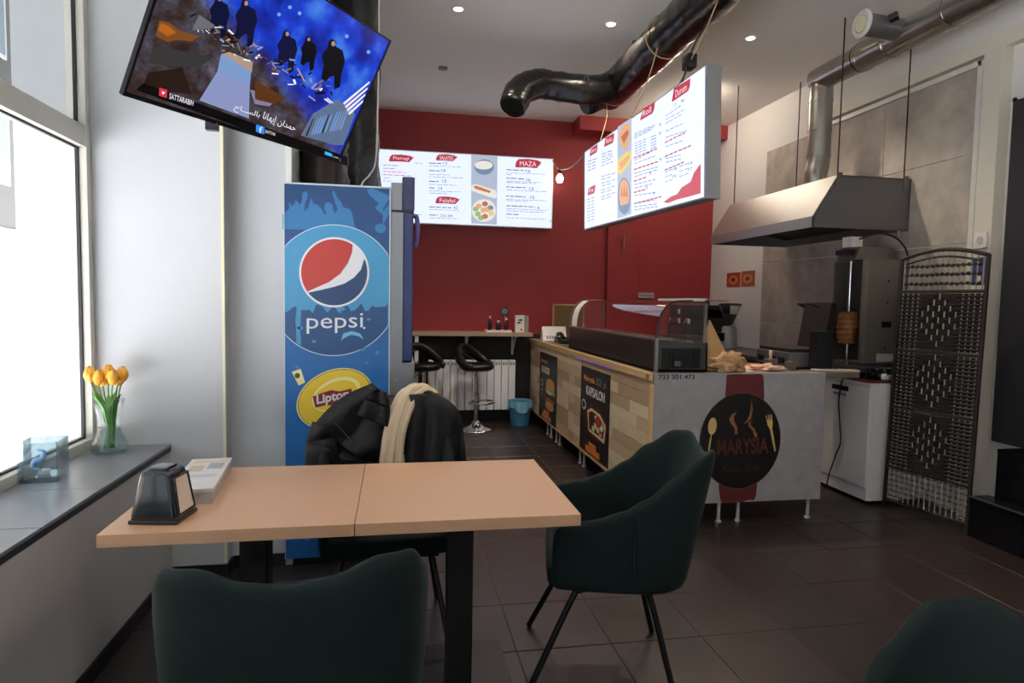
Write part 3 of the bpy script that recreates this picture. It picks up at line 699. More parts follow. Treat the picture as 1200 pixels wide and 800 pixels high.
# ================================================================== TELEVISION
TW, TH = 1.10, .62
tr_ = Vector((.573, .819, 0)).normalized()
tn_ = (Vector((.66, -.48, -.47)) - tr_*Vector((.66, -.48, -.47)).dot(tr_)).normalized()
tu_ = tn_.cross(tr_).normalized()
if tu_.z < 0: tu_ = -tu_
tl_ = CAM + Vector((-.602, 2.024, 1.10))*1.10
tc_ = tl_ + tr_*TW/2 - tu_*TH/2
tv = thing('television', 'large flat television tilted down from a ceiling pole, concert footage showing', 'television', tuple(tc_-tn_*.06))
def tvp(u, v, d): return tl_ + tr_*(u*TW) - tu_*(v*TH) + tn_*d
def tvbox(u0, u1, v0, v1, d0, d1):
    c = [tvp(u, v, d) for d in (d0, d1) for u, v in ((u0, v0), (u1, v0), (u1, v1), (u0, v1))]
    return MB().add(c, [(3,2,1,0),(4,5,6,7),(0,1,5,4),(1,2,6,5),(2,3,7,6),(3,0,4,7)])
obj('casing', tvbox(0, 1, 0, 1, -.016, 0), M_blackpl, tv)
obj('rear_housing', tvbox(.15, .85, .3, .9, -.08, -.016), M_blackpl, tv)
bz = MB()
for a in ((0, 1, 0, .012), (0, 1, .975, 1), (0, .008, .012, .975), (.992, 1, .012, .975)):
    q = tvbox(*a, 0, .006); bz.add(q.v, q.f)
obj('bezel', bz, M_blackpl, tv)
def tv_screen_mat():
    m = bpy.data.materials.new('tv_screen_glow'); m.use_nodes = True; t = m.node_tree; b = t.nodes['Principled BSDF']; L = t.links.new
    tc = t.nodes.new('ShaderNodeUVMap'); tc.uv_map = 'uv'
    sp = t.nodes.new('ShaderNodeSeparateXYZ'); L(tc.outputs[0], sp.inputs[0])
    n1 = t.nodes.new('ShaderNodeTexNoise'); n1.inputs['Scale'].default_value = 5; n1.inputs['Detail'].default_value = 8; n1.inputs['Roughness'].default_value = .7; L(tc.outputs[0], n1.inputs['Vector'])
    r1 = t.nodes.new('ShaderNodeValToRGB'); e = r1.color_ramp.elements
    e[0].position = .32; e[0].color = (*lin('#0d0b10'), 1); e[1].position = .75; e[1].color = (*lin('#8a7f86'), 1)
    k = e.new(.46); k.color = (*lin('#3a2a26'), 1); k = e.new(.58); k.color = (*lin('#4c4a58'), 1)
    L(n1.outputs['Fac'], r1.inputs[0])
    # blue stage light towards the top right: v + .45 u
    ma = t.nodes.new('ShaderNodeMath'); ma.operation = 'MULTIPLY_ADD'; ma.inputs[1].default_value = .42; L(sp.outputs['X'], ma.inputs[0]); L(sp.outputs['Y'], ma.inputs[2])
    nz = t.nodes.new('ShaderNodeMath'); nz.operation = 'MULTIPLY_ADD'; nz.inputs[1].default_value = .25; L(n1.outputs['Fac'], nz.inputs[0]); L(ma.outputs[0], nz.inputs[2])
    mr = t.nodes.new('ShaderNodeMapRange'); mr.inputs[1].default_value = .86; mr.inputs[2].default_value = 1.0; L(nz.outputs[0], mr.inputs[0])
    n2 = t.nodes.new('ShaderNodeTexNoise'); n2.inputs['Scale'].default_value = 3.5; n2.inputs['Detail'].default_value = 3; L(tc.outputs[0], n2.inputs['Vector'])
    r2 = t.nodes.new('ShaderNodeValToRGB'); e = r2.color_ramp.elements
    e[0].position = .35; e[0].color = (*lin('#0a1a8a'), 1); e[1].position = .7; e[1].color = (*lin('#4a8cf0'), 1); k = e.new(.52); k.color = (*lin('#1740d8'), 1)
    L(n2.outputs['Fac'], r2.inputs[0])
    mx = t.nodes.new('ShaderNodeMix'); mx.data_type = 'RGBA'; L(mr.outputs[0], mx.inputs[0]); L(r1.outputs[0], mx.inputs[6]); L(r2.outputs[0], mx.inputs[7])
    L(mx.outputs[2], b.inputs['Emission Color']); b.inputs['Emission Strength'].default_value = 1.0
    b.inputs['Base Color'].default_value = (.01, .01, .012, 1); b.inputs['Roughness'].default_value = .2; return m
me = bpy.data.meshes.new('screen'); q = [tvp(.008, .975, .001), tvp(.992, .975, .001), tvp(.992, .012, .001), tvp(.008, .012, .001)]
me.from_pydata([tuple(v) for v in q], [], [(0, 1, 2, 3)]); uv = me.uv_layers.new(name='uv')
for i, c in enumerate(((0, 0), (1.78, 0), (1.78, 1), (0, 1))): uv.data[i].uv = c
link_mesh('screen', me, tv_screen_mat(), tv)
ft = Face(tl_, tn_)
T1 = lambda x, y: (140+x/3.529, y/3.529)
E_dark = emis('tv_black', '#08060c', .6); E_white = emis('tv_white', '#f2eef4', 1.0); E_brown = emis('tv_brown', '#5a3418', .9); E_lilac = emis('tv_lilac', '#8d97c4', .9); E_tan = emis('tv_tan', '#b59a88', .85); E_grey = emis('tv_grey', '#6f7078', .8); E_redi = emis('tv_red', '#d8344a', .9); E_bluei = emis('tv_blue', '#2f8df0', 1.0); E_or = emis('tv_orange', '#b4641c', .9); E_navy = emis('tv_navy', '#0a0f3a', .8); E_sky = emis('tv_sky', '#79a8e6', .9)
def tvpoly(nm, pts, m, off): ft.poly(nm, [T1(*p) for p in pts], m, tv, off)
tvpoly('picture_patch', [(150, 150), (165, 85), (205, 92), (250, 125), (330, 150), (300, 172), (240, 165), (200, 175)], emis('tv_amber', '#7a4a20', .9), .0014)
tvpoly('picture_patch', [(160, 125), (172, 95), (205, 108), (235, 135), (200, 150)], E_or, .0016)
tvpoly('picture_patch', [(120, 260), (145, 190), (260, 210), (390, 235), (330, 280), (230, 275)], emis('tv_dusk', '#3a3838', .8), .0014)
tvpoly('picture_patch', [(95, 360), (120, 300), (260, 280), (300, 390), (240, 385)], emis('tv_umber', '#2a1a14', .8), .0014)
tvpoly('picture_patch', [(330, 415), (405, 295), (420, 225), (545, 260), (540, 330), (535, 490)], E_lilac, .002)
tvpoly('picture_patch', [(405, 295), (425, 222), (548, 262), (540, 345), (470, 330)], emis('tv_pale_blue', '#7d9ccc', .9), .0024)
tvpoly('picture_patch', [(425, 222), (455, 215), (552, 255), (547, 300), (470, 250)], E_tan, .0028)
tvpoly('picture_patch', [(540, 370), (660, 405), (620, 440), (560, 430)], emis('tv_mauve', '#8b86a8', .8), .002)
rt = random.Random(21)
for k in range(90):
    t_ = rt.random(); x = 320+t_*540+rt.uniform(-45, 45); y = 95+t_*285+rt.uniform(-45, 55)*(1-.3*t_); l = rt.uniform(10, 52)*(1.3 if k % 9 == 0 else .8); a = rt.uniform(-50, 70); wdt = rt.uniform(1.5, 5)
    c, s_ = math.cos(math.radians(a)), math.sin(math.radians(a))
    tvpoly('picture_debris', [(x-s_*wdt, y+c*wdt), (x+c*l-s_*wdt, y+s_*l+c*wdt), (x+c*l+s_*wdt*.7, y+s_*l-c*wdt*.7), (x+s_*wdt, y-c*wdt)], rt.choice([E_tan, E_lilac, E_grey, E_grey, E_white, E_dark, E_brown]), .0024+.00002*k)
tvpoly('picture_patch', [(330, 60), (395, 105), (385, 118), (300, 125)], E_grey, .0042)
tvpoly('picture_patch', [(560, 330), (690, 405), (640, 430), (560, 410)], E_brown, .0022)
tvpoly('picture_patch', [(750, 560), (800, 470), (900, 410), (975, 470), (925, 600), (890, 600)], emis('tv_slate', '#66799c', .8), .002)
for k in range(14):
    x = 770+k*11; tvpoly('picture_debris', [(x, 560-k*2), (x+30, 490-k*3), (x+33, 492-k*3), (x+5, 563-k*2)], random.choice([E_sky, E_grey, E_dark, E_lilac]), .0026)
for k in range(4): tvpoly('picture_debris', [(925+k*7, 425+k*14), (1035-k*9, 335+k*26), (1034-k*9, 344+k*26), (930+k*7, 434+k*14)], E_white, .0026)
# dark figures
for cx, cy, sc_ in ((690, 205, 1), (880, 255, 1.15), (410, 60, 1.0), (520, 85, 1.1), (780, 215, .8)):
    tvpoly('picture_figure', [(cx+x*sc_, cy+y*sc_) for x, y in [(-12, -75), (0, -82), (14, -72), (12, -55), (38, -40), (46, 0), (34, 40), (28, 90), (8, 100), (6, 50), (-10, 55), (-24, 72), (-40, 60), (-30, 10), (-38, -20), (-18, -50)]], E_navy if cx < 700 else E_dark, .003)
    tvpoly('picture_face', [(cx+x*sc_, cy+y*sc_) for x, y in [(-2, -72), (8, -74), (12, -62), (4, -54), (-3, -60)]], E_tan, .0034)
for x, y in ((705, 30), (745, 55), (940, 150), (1030, 215), (660, 60)): ft.ell('picture_glow', *T1(x, y), 2.2, 2.2, E_sky, tv, .003)
tvpoly('caption_bar', [(68, 372), (98, 345), (945, 650), (945, 688)], emis('tv_bar', '#050408', .7), .0022)
tvpoly('caption_icon', [(165, 362), (198, 372), (196, 406), (163, 396)], E_redi, .0032)
tvpoly('caption_icon', [(175, 376), (190, 383), (178, 392)], E_white, .0036)
ft.text('caption', 'SATTARABIH', T1(205, 408), T1(304, 438), T1(208, 385), E_white, tv, .0034)
tvpoly('caption_icon', [(566, 514), (600, 526), (598, 556), (564, 544)], E_bluei, .0032)
ft.text('caption', 'f', T1(576, 548), T1(590, 553), T1(578, 522), E_white, tv, .0036)
ft.text('caption', 'SATTAR', T1(602, 548), T1(644, 562), T1(604, 536), E_white, tv, .0034)
tvpoly('caption_icon', [(850, 625), (880, 636), (878, 662), (848, 651)], emis('tv_cyan', '#38b6ef', 1.0), .0032)
ft.text('caption', 'SATTAR', T1(882, 658), T1(914, 668), T1(884, 645), E_white, tv, .0034)
AR = '\ufea2\ufe8e\ufead\ufeb4\ufee4\ufedf\ufe8e\ufe91'  # placeholder, replaced below
w1 = 'ﺣﻔﻼت'; 
def rtl(s_): return s_[::-1]
ft.text('caption', rtl('\ufea3\ufee4\ufeaa\ufe8d\ufee5'), T1(650, 520), T1(722, 548), T1(662, 490), E_white, tv, .0034)
ft.text('caption', rtl('\ufe87\ufef3\ufeec\ufe8e\ufee7\ufe8e'), T1(588, 500), T1(640, 520), T1(600, 462), E_white, tv, .0034)
ft.text('caption', rtl('\ufe91\ufe8e\ufedf\ufeb4\u0640\u0640\ufe8e\ufea1'), T1(470, 460), T1(575, 496), T1(480, 428), E_white, tv, .0034)
pole = tvp(.5, .5, -.08)
obj('ceiling_pole', MB().cyl(pole-tn_*.05, (pole.x-tn_.x*.05, pole.y-tn_.y*.05, ZC-.001), .022, 14), M_black, tv, smooth=True)
obj('bracket', MB().tube([pole+tn_*.002, pole-tn_*.055], .05, 8), M_black, tv)
obj('ceiling_flange', MB().cyl((pole.x-tn_.x*.05, pole.y-tn_.y*.05, ZC-.012), (pole.x-tn_.x*.05, pole.y-tn_.y*.05, ZC), .08, 20), M_black, tv, smooth=True)
c0 = tvp(.34, 1.0, -.02); obj('sensor', MB().box(c0.x-.02, c0.x+.025, c0.y-.015, c0.y+.015, c0.z-.035, c0.z+.01), M_blackpl, tv)
# ================================================================== BAR SHELF, RADIATOR, STOOLS, BIN
sh = thing('bar_shelf', 'long wall-mounted oak bar shelf under the menu board', 'shelf', (.8, YB, 1.0))
obj('shelf_board', MB().cbox(.135, 1.52, 7.02, YB, 1.008, 1.05, .003), mat('shelf_oak_grey', '#a8927c', .5, var=.1, vscale=5, stretch=(3, 14, 3)), sh)
for bx in (.80, 1.345):
    obj('bracket', MB().box(bx-.012, bx+.012, 7.10, YB, .995, 1.008).box(bx-.012, bx+.012, YB-.012, YB, .78, 1.0).tube([(bx, 7.13, .996), (bx, YB-.01, .80)], .007, 6), M_white_pl, sh)
obj('support_leg', MB().cbox(.205, .245, 7.04, 7.08, 0, 1.008, .003), M_white_pl, sh)
rd = thing('radiator', 'white ribbed panel radiator on the black wall below the shelf', 'radiator', (.85, 7.28, .15))
nr = 12; rx0, rx1 = .36, 1.365; rw = (rx1-rx0)/nr
for k in range(nr):
    x = rx0+k*rw
    sct = obj('section', MB().cbox(x+.003, x+rw-.003, 7.205, 7.29, .15, .725, .008), M_rad, rd)
    obj('grille', MB().box(x+.012, x+rw/2-.004, 7.2035, 7.206, .668, .705).box(x+rw/2+.004, x+rw-.012, 7.2035, 7.206, .668, .705), mat('grille_shadow', '#9a9da6', .5), sct)
obj('back_plate', MB().box(rx0+.01, rx1-.01, 7.29, 7.32, .16, .72), M_rad, rd)
obj('wall_hook', MB().box(.5, .54, 7.32, YB, .55, .62).box(1.15, 1.19, 7.32, YB, .55, .62), M_rad, rd)
def make_stool(label):
    t = thing('bar_stool', label, 'stool', (0, 0, 0), 0, 'bar stools at the wall shelf')
    obj('base', MB().lathe([(.195, 0), (.197, .006), (.17, .018), (.11, .032), (.06, .055), (.04, .085), (.034, .10)], n=36), M_chrome, t, smooth='full', local=True)
    obj('column', MB().lathe([(.028, .09), (.028, .40), (.020, .405), (.020, .66)], n=20), M_chrome, t, smooth=True, local=True)
    obj('footrest', MB().tube([(.15*math.cos(a)*1.0, -.07+.13*math.sin(a), .31) for a in [2*PI*k/24 for k in range(24)]], .011, 8, closed=True), M_chrome, t, smooth='full', local=True)
    obj('seat', MB().lathe([(.06, .645), (.15, .65), (.185, .675), (.19, .70), (.175, .725), (.10, .722), (.01, .718)], n=30), M_blackleather, t, smooth='full', local=True)
    path = []
    for k in range(25):
        a = -PI*1.22/2 + PI*1.22*k/24
        rise = math.cos(a*.82)**2
        path.append((.205*math.sin(a), .205*math.cos(a)*1.0, .70+.185*max(0, rise)))
    n = len(path)
    obj('backrest', MB().tube(path, [.030+.022*math.sin(PI*i/(n-1)) for i in range(n)], 12, flat=(1.25, .75)), M_blackleather, t, smooth='full', local=True)
    obj('seat_lever', MB().tube([(0, -.02, .635), (-.10, -.05, .61), (-.15, -.06, .56)], .006, 6), M_chrome, t, smooth='full', local=True)
    return t
s1 = make_stool('black leather and chrome bar stool standing clear before the radiator')
s1.location = (.865, 6.83, 0); s1.rotation_euler = (0, 0, .85)
dup(s1, (.30, 6.86, 0), .4, 'black leather and chrome bar stool half hidden behind the drinks fridge')
bn = thing('waste_bin', 'translucent blue plastic waste bin with a liner', 'bin', (1.395, 7.055, 0))
M_bin = mat('bin_blue', '#4f93bd', .35, var=.15, vscale=10)
obj('bin_body', MB().lathe([(.098, 0), (.105, .01), (.132, .27), (.136, .275), (.130, .27), (.10, .015)], n=30), M_bin, bn, smooth=True, local=True)
obj('liner', MB().grid(lambda u, v: ((.139+.012*math.sin(u*2*PI*9)*v)*math.cos(2*PI*u)*(1-.03*v), (.139+.012*math.sin(u*2*PI*9)*v)*math.sin(2*PI*u)*(1-.03*v), .285-v*(.07+.06*(1+math.sin(u*2*PI*3))/2)), 60, 6, wrap_u=True), mat('liner_pale_blue', '#7db4d2', .3), bn, smooth='full', local=True, fixn=False)

# things on the bar shelf
ct = thing('condiment_tray', 'low white tray holding sauce bottles on the bar shelf', 'tray', (1.14, 7.17, 1.05))
obj('tray_base', MB().cbox(1.0, 1.29, 7.09, 7.26, 1.05, 1.062, .003).box(1.0, 1.29, 7.09, 7.096, 1.062, 1.075).box(1.0, 1.29, 7.254, 7.26, 1.062, 1.075), M_white_pl, ct)
M_bot = mat('bottle_dark_purple', '#2a1d33', .2); M_botw = mat('bottle_cap_white', '#d8d8dc', .4); M_sauce = mat('bottle_red_brown', '#4a1a18', .2)
for i, (x, y, hh, r, m_, lb) in enumerate(((1.05, 7.17, .17, .022, M_bot, 'small dark bottle with white cap, standing at the open end of the condiment tray'), (1.145, 7.15, .12, .03, M_botw, 'squat white-topped shaker in the middle of the condiment tray'), (1.235, 7.15, .15, .026, M_sauce, 'red-brown sauce bottle on the condiment tray next to the round mirror'))):
    t = thing('sauce_bottle', lb, 'bottle', (x, y, 1.063), 0, 'bottles on the condiment tray')
    obj('bottle_body', MB().lathe([(r*.9, 0), (r, .005), (r, hh*.55), (r*.45, hh*.75), (r*.4, hh*.85)], n=16), m_ if i != 1 else M_bot, t, smooth=True, local=True)
    obj('bottle_cap', MB().lathe([(r*.5, hh*.83), (r*.5, hh*.98), (r*.3, hh)], n=14), M_botw, t, smooth=True, local=True)
mr_ = thing('table_mirror', 'small round mirror on a thin stand, on the bar shelf', 'mirror', (1.235, 7.235, 1.062))
obj('stand', MB().cyl((1.235, 7.235, 1.062), (1.235, 7.235, 1.24), .006, 8), M_chrome, mr_)
obj('mirror_disc', MB().cyl((1.225, 7.222, 1.285), (1.225, 7.236, 1.285), .05, 28), M_blackpl, mr_, smooth=True)
obj('mirror_glass', MB().cyl((1.225, 7.219, 1.285), (1.225, 7.2225, 1.285), .038, 28), mat('mirror_silver', '#8a8c92', .15, metal=1), mr_, smooth=True)
cdh = thing('card_holder', 'white upright card stand with small prints on the bar shelf', 'stand', (1.40, 7.17, 1.05))
obj('holder', MB().cbox(1.34, 1.445, 7.14, 7.19, 1.05, 1.245, .003), M_paper, cdh)
obj('holder', MB().cbox(1.45, 1.49, 7.13, 7.20, 1.05, 1.24, .003), mat('card_grey', '#9c9690', .6), cdh)
obj('print', MB().box(1.36, 1.40, 7.1385, 7.14, 1.15, 1.17).box(1.375, 1.42, 7.1385, 7.14, 1.18, 1.2), M_navy, cdh)
obj('print', MB().box(1.40, 1.42, 7.1385, 7.14, 1.07, 1.09), mat('print_red', '#c0392f'), cdh)

# ================================================================== MENU BOARD ON THE BACK WALL
def lit_mat(name, col, s): return emis(name, col, s)
M_lit = lit_mat('backlit_white', '#d4def4', 1.35)
M_hdr = lit_mat('backlit_red', '#c23a50', .85); M_hw = lit_mat('backlit_header_white', '#f6e4ea', 1.0); M_txt = lit_mat('backlit_grey_text', '#8f96b4', .85); M_txd = lit_mat('backlit_dark_text', '#3c3f55', .6)
M_strip = lit_mat('backlit_blue_strip', '#b9c6dc', .9); M_food_o = lit_mat('backlit_orange', '#e8b184', .95); M_food_w = lit_mat('backlit_cream', '#f2efe6', .95); M_food_r = lit_mat('backlit_rust', '#c9745e', .9); M_food_g = lit_mat('backlit_green', '#a9c08a', .9); M_food_b = lit_mat('backlit_steel', '#8397b8', .85); M_food_y = lit_mat('backlit_yellow', '#ecd47c', .95); M_food_d = lit_mat('backlit_brown', '#4a3630', .5)
YM = 7.27
def bpx(x, y): return (440+x/5.4545, 170+y/5.4545)
mb1 = thing('menu_board', 'backlit white menu board fixed to the red back wall', 'menu board', (.8, 7.3, 2.3))
q = [on_y(*p, YM) for p in [(443, 174.0), (649, 185.3), (647.5, 268.2), (444.5, 259.0)]]
mx0, mx1 = q[0].x, q[1].x; mz1 = (q[0].z+q[1].z)/2; mz0 = q[2].z
obj('light_box', MB().cbox(mx0, mx1, YM+.002, YB, mz0, mz1, .004), M_white_pl, mb1)
obj('lit_face', MB().box(mx0+.012, mx1-.012, YM-.001, YM+.004, mz0+.012, mz1-.012), M_lit, mb1)
fm = Face((0, YM-.001, 0), (0, -1, 0))
fm.poly('picture_strip', [bpx(*p) for p in [(612, 62), (780, 72), (776, 508), (612, 500)]], M_strip, mb1, .002)
def brush(fc, x0, y0, x1, y1, sl, par, conv, m=M_hdr, off=.003):
    h = y1-y0; f = lambda x, y: conv(x, y+sl*(x-x0))
    fc.poly('header_brush', [f(x0+8, y0+h*.3), (f(x0+22, y0)), f(x0+(x1-x0)*.5, y0-h*.08), f(x1-20, y0+h*.05), f(x1-14, y0+h*.2), f(x1, y0+h*.18), f(x1-8, y0+h*.5), f(x1-22, y0+h*.8), f(x1-30, y1), f(x0+(x1-x0)*.4, y1-h*.06), f(x0+10, y1), f(x0, y1-h*.1)], m, par, off)
for body, x0, y0, x1, y1 in (('Pierogi', 85, 60, 245, 104), ('SALATES', 385, 58, 525, 98), ('Falafel', 382, 328, 540, 372), ('MAZA', 892, 88, 1062, 142)):
    brush(fm, x0, y0, x1, y1, .045, mb1, bpx)
    h = y1-y0; sl = .045; w_ = x1-x0
    fm.text('header_text', body, bpx(x0+w_*.18, y1-h*.2+sl*w_*.18), bpx(x1-w_*.2, y1-h*.2+sl*w_*.8), bpx(x0+w_*.18, y0+h*.22+sl*w_*.18), M_hw, mb1, .005)
def lines(fc, par, conv, x0, rows, sl, m, th=5, nm='menu_line', off=.003):
    """greeked menu lines: each row (y, [(start, end) ...]) of word-long dashes"""
    polys = []
    for y, x1 in rows:
        x = x0
        while x < x1-6:
            l = random.uniform(14, 46); e = min(x1, x+l); yy = y+sl*(x-x0); y2 = y+sl*(e-x0)
            polys.append([conv(x, yy), conv(e, y2), conv(e, y2+th), conv(x, yy+th)]); x = e+random.uniform(5, 9)
    return fc.multi(nm, polys, m, par, off)
lines(fm, mb1, bpx, 50, [(125, 150), (145, 130), (166, 210), (186, 235)], .05, M_hdr, 4)
lines(fm, mb1, bpx, 50, [(206, 90), (226, 100)], .05, M_txt, 4)
lines(fm, mb1, bpx, 250, [(112, 305), (212, 260), (440, 300)], .05, M_txt, 4)
lines(fm, mb1, bpx, 342, [(112, 420), (160, 410), (228, 410), (270, 380), (392, 485), (443, 400)], .04, M_txd, 5)
lines(fm, mb1, bpx, 342, [(130, 545), (184, 480), (200, 560), (248, 520), (290, 545), (304, 470), (408, 535), (462, 530)], .04, M_txt, 3.5)
lines(fm, mb1, bpx, 836, [(154, 960), (208, 960), (264, 960), (322, 960), (384, 1020), (438, 915)], .045, M_txd, 5)
lines(fm, mb1, bpx, 836, [(174, 1090), (186, 870), (228, 1060), (236, 1025), (284, 1095), (343, 1095), (352, 980), (404, 1095), (418, 1090), (462, 1090)], .045, M_txt, 3.5)
for tx, x, y, w_ in (('17', 435, 126, 26), ('19', 422, 172, 26), ('15', 428, 238, 26), ('24', 398, 284, 28), ('42', 498, 408, 28), ('23-34', 415, 460, 76), ('16', 965, 174, 26), ('16', 965, 230, 26), ('14', 985, 286, 26), ('15', 990, 342, 26), ('9', 1035, 412, 14)):
    fm.text('price', tx, bpx(x, y), bpx(x+w_, y+1.5), bpx(x, y-19), M_txd, mb1, .004)
fm.ell('food_picture', *bpx(695, 140), 11.5, 9, M_food_b, mb1, .003); fm.ell('food_picture', *bpx(692, 128), 10.5, 5, M_food_w, mb1, .004)
fm.poly('food_picture', [bpx(*p) for p in [(614, 258), (640, 248), (770, 290), (776, 318), (770, 340), (740, 335), (616, 292)]], M_food_w, mb1, .003)
fm.poly('food_picture', [bpx(*p) for p in [(622, 262), (650, 258), (740, 292), (730, 306), (640, 282)]], M_food_o, mb1, .004)
for k in range(7): fm.ell('food_picture', *bpx(640+k*14, 268+k*5), 1.6, 1.4, M_food_r, mb1, .005, n=8)
fm.ell('food_picture', *bpx(693, 418), 14.2, 13.2, M_food_w, mb1, .003)
for x, y, m_ in ((660, 390, M_food_o), (700, 375, M_food_r), (735, 400, M_food_b), (740, 435, M_food_y), (700, 455, M_food_r), (655, 440, M_food_g), (690, 415, M_food_o), (675, 465, M_food_g), (715, 410, M_food_o), (640, 408, M_food_g)):
    fm.ell('food_picture', *bpx(x, y), 3.6, 3, m_, mb1, .004, n=10)
fm.ell('screw', *bpx(1118, 485), .8, .8, M_food_d, mb1, .004, n=8)
# ================================================================== HANGING MENU BOARD
XM = 1.62
c4 = [on_x(*p, XM) for p in [(684, 178), (828, 75), (826.5, 232), (684, 270)]]
mb2 = thing('hanging_menu_board', 'backlit menu light box hung from the black duct above the counter', 'menu board', (1.68, 4.35, 2.0))
th_ = .085
vs4 = [Vector((XM+.002, v.y, v.z)) for v in c4]
obj('light_box', MB().prism(vs4, (th_, 0, 0)), mat('light_box_aluminium', '#86888a', .4, metal=.5), mb2)
f2 = Face((XM, 0, 0), (-1, 0, 0))
f2.poly('lit_face', [(685.3, 178.6), (826.2, 77.5), (824.8, 230.6), (685.2, 268.0)], M_lit, mb2, .001)
def cp(x, y): return (670+x/3.81, 70+y/3.81)
f2.poly('picture_strip', [cp(*p) for p in [(205, 300), (268, 258), (266, 690), (203, 710)]], M_strip, mb2, .002)
for body, pts in (('Box', [(80, 432), (84, 398), (116, 376), (114, 400), (112, 412)]), ('Rolo', [(144, 390), (150, 348), (190, 326), (188, 352), (184, 370)]), ('Roll', [(304, 272), (318, 218), (372, 188), (368, 222), (360, 240)]), ('Durum', [(446, 190), (456, 128), (530, 82), (528, 118), (520, 140)]), ('Fit', [(70, 606), (74, 574), (106, 556), (104, 582), (100, 596)])):
    f2.poly('header_brush', [cp(*p) for p in pts], M_hdr, mb2, .003)
    a, b_, c = pts[0], pts[-1], pts[1]; w_ = b_[0]-a[0]
    dy = (pts[-1][1]-pts[0][1])
    f2.text('header_text', body, cp(a[0]+w_*.22, a[1]-10+dy*.22), cp(a[0]+w_*.9, a[1]-10+dy*.9), cp(a[0]+w_*.22, a[1]-10+dy*.22-(a[1]-c[1])*.5), M_hw, mb2, .005)
def seg(rows, m, th): 
    polys = []
    for x0, y0, x1, y1 in rows:
        n = max(1, int((x1-x0)/18)); 
        for k in range(n):
            a, b_ = (k+.05)/n, (k+.85)/n
            xa, ya, xb, yb = x0+(x1-x0)*a, y0+(y1-y0)*a, x0+(x1-x0)*b_, y0+(y1-y0)*b_
            polys.append([cp(xa, ya), cp(xb, yb), cp(xb, yb+th), cp(xa, ya+th)])
    f2.multi('menu_line', polys, m, mb2, .003)
R = []
for k in range(4): R.append((70, 452+k*14, 112+random.uniform(-8, 4), 438+k*14-k*.5))
for k in range(5): R.append((132, 420+k*13, 190-random.uniform(0, 14), 402+k*12))
for k in range(4): R.append((130, 520+k*30, 198, 502+k*29)); R.append((130, 532+k*30, 180, 520+k*29))
for k in range(8): R.append((68, 622+k*14, 104, 612+k*13.4))
for k in range(3): R.append((278, 330+k*10, 376-k*8, 286+k*10))
for k in range(5): R.append((280, 372+k*12, 335, 350+k*12)); R.append((350, 345+k*13, 384, 330+k*13))
for y0, y1 in ((448, 410), (462, 426), (506, 474), (520, 488), (556, 530), (572, 550), (605, 588), (640, 622), (655, 640), (668, 652)): R.append((278, y0, 388-random.uniform(0, 40), y1))
for y0, y1 in ((250, 200), (266, 218), (284, 240), (318, 280), (345, 312), (386, 358), (440, 420), (456, 438)): R.append((418, y0, 520-random.uniform(0, 30), y1))
for y0 in (500, 522, 545): R.append((414, y0, 452, y0-14)); R.append((478, y0-24, 526, y0-42))
seg(R, M_txt, 4)
seg([(276, 436, 384, 392), (276, 488, 388, 450), (276, 540, 335, 520), (276, 590, 330, 575), (276, 640, 404, 606), (414, 368, 510, 320), (414, 430, 536, 378), (414, 490, 504, 452)], M_hdr, 6)
for tx, x, y in (('17', 452, 212), ('40', 486, 192), ('9', 390, 300), ('9', 390, 338), ('14', 522, 470), ('17', 522, 498), ('18', 452, 496), ('19', 450, 530), ('9', 392, 455), ('5', 346, 516), ('5', 330, 580), ('7', 362, 612)):
    f2.text('price', tx, cp(x, y), cp(x+(9 if len(tx) == 1 else 16), y-5), cp(x, y-14), M_txd, mb2, .004)
f2.poly('food_picture', [cp(*p) for p in [(210, 330), (235, 290), (262, 285), (258, 345), (245, 400), (225, 390), (215, 360)]], M_food_o, mb2, .003)
f2.poly('food_picture', [cp(*p) for p in [(220, 345), (250, 310), (255, 330), (232, 375)]], M_food_r, mb2, .004)
f2.poly('food_picture', [cp(*p) for p in [(204, 450), (240, 415), (264, 405), (265, 445), (250, 475), (216, 515), (202, 490)]], M_food_y, mb2, .003)
f2.poly('food_picture', [cp(*p) for p in [(210, 462), (258, 420), (258, 440), (218, 495)]], M_food_o, mb2, .004)
f2.ell('logo_disc', *cp(234, 608), 7.4, 21.5, M_food_b, mb2, .003, n=36)
f2.ell('logo_disc', *cp(234, 600), 6.0, 17.5, M_food_o, mb2, .004, n=30)
for k in (-1, 0, 1): f2.poly('logo_flame', [cp(234+k*11-4, 610), cp(234+k*11, 545+abs(k)*14), cp(234+k*11+4, 610)], M_food_r, mb2, .005)
f2.poly('logo_banner', [cp(*p) for p in [(208, 655), (262, 638), (254, 676), (234, 690), (214, 676)]], M_food_b, mb2, .005)
f2.poly('corner_brush', [cp(*p) for p in [(408, 636), (440, 612), (470, 600), (490, 570), (530, 545), (545, 505), (576, 462), (576, 596), (520, 612), (470, 624), (430, 640)]], lit_mat('backlit_pink_red', '#d8606e', .85), mb2, .003)
f2.poly('leaf_print', [cp(*p) for p in [(165, 700), (172, 660), (188, 628), (194, 640), (186, 680), (172, 712)]], M_food_w, mb2, .003)
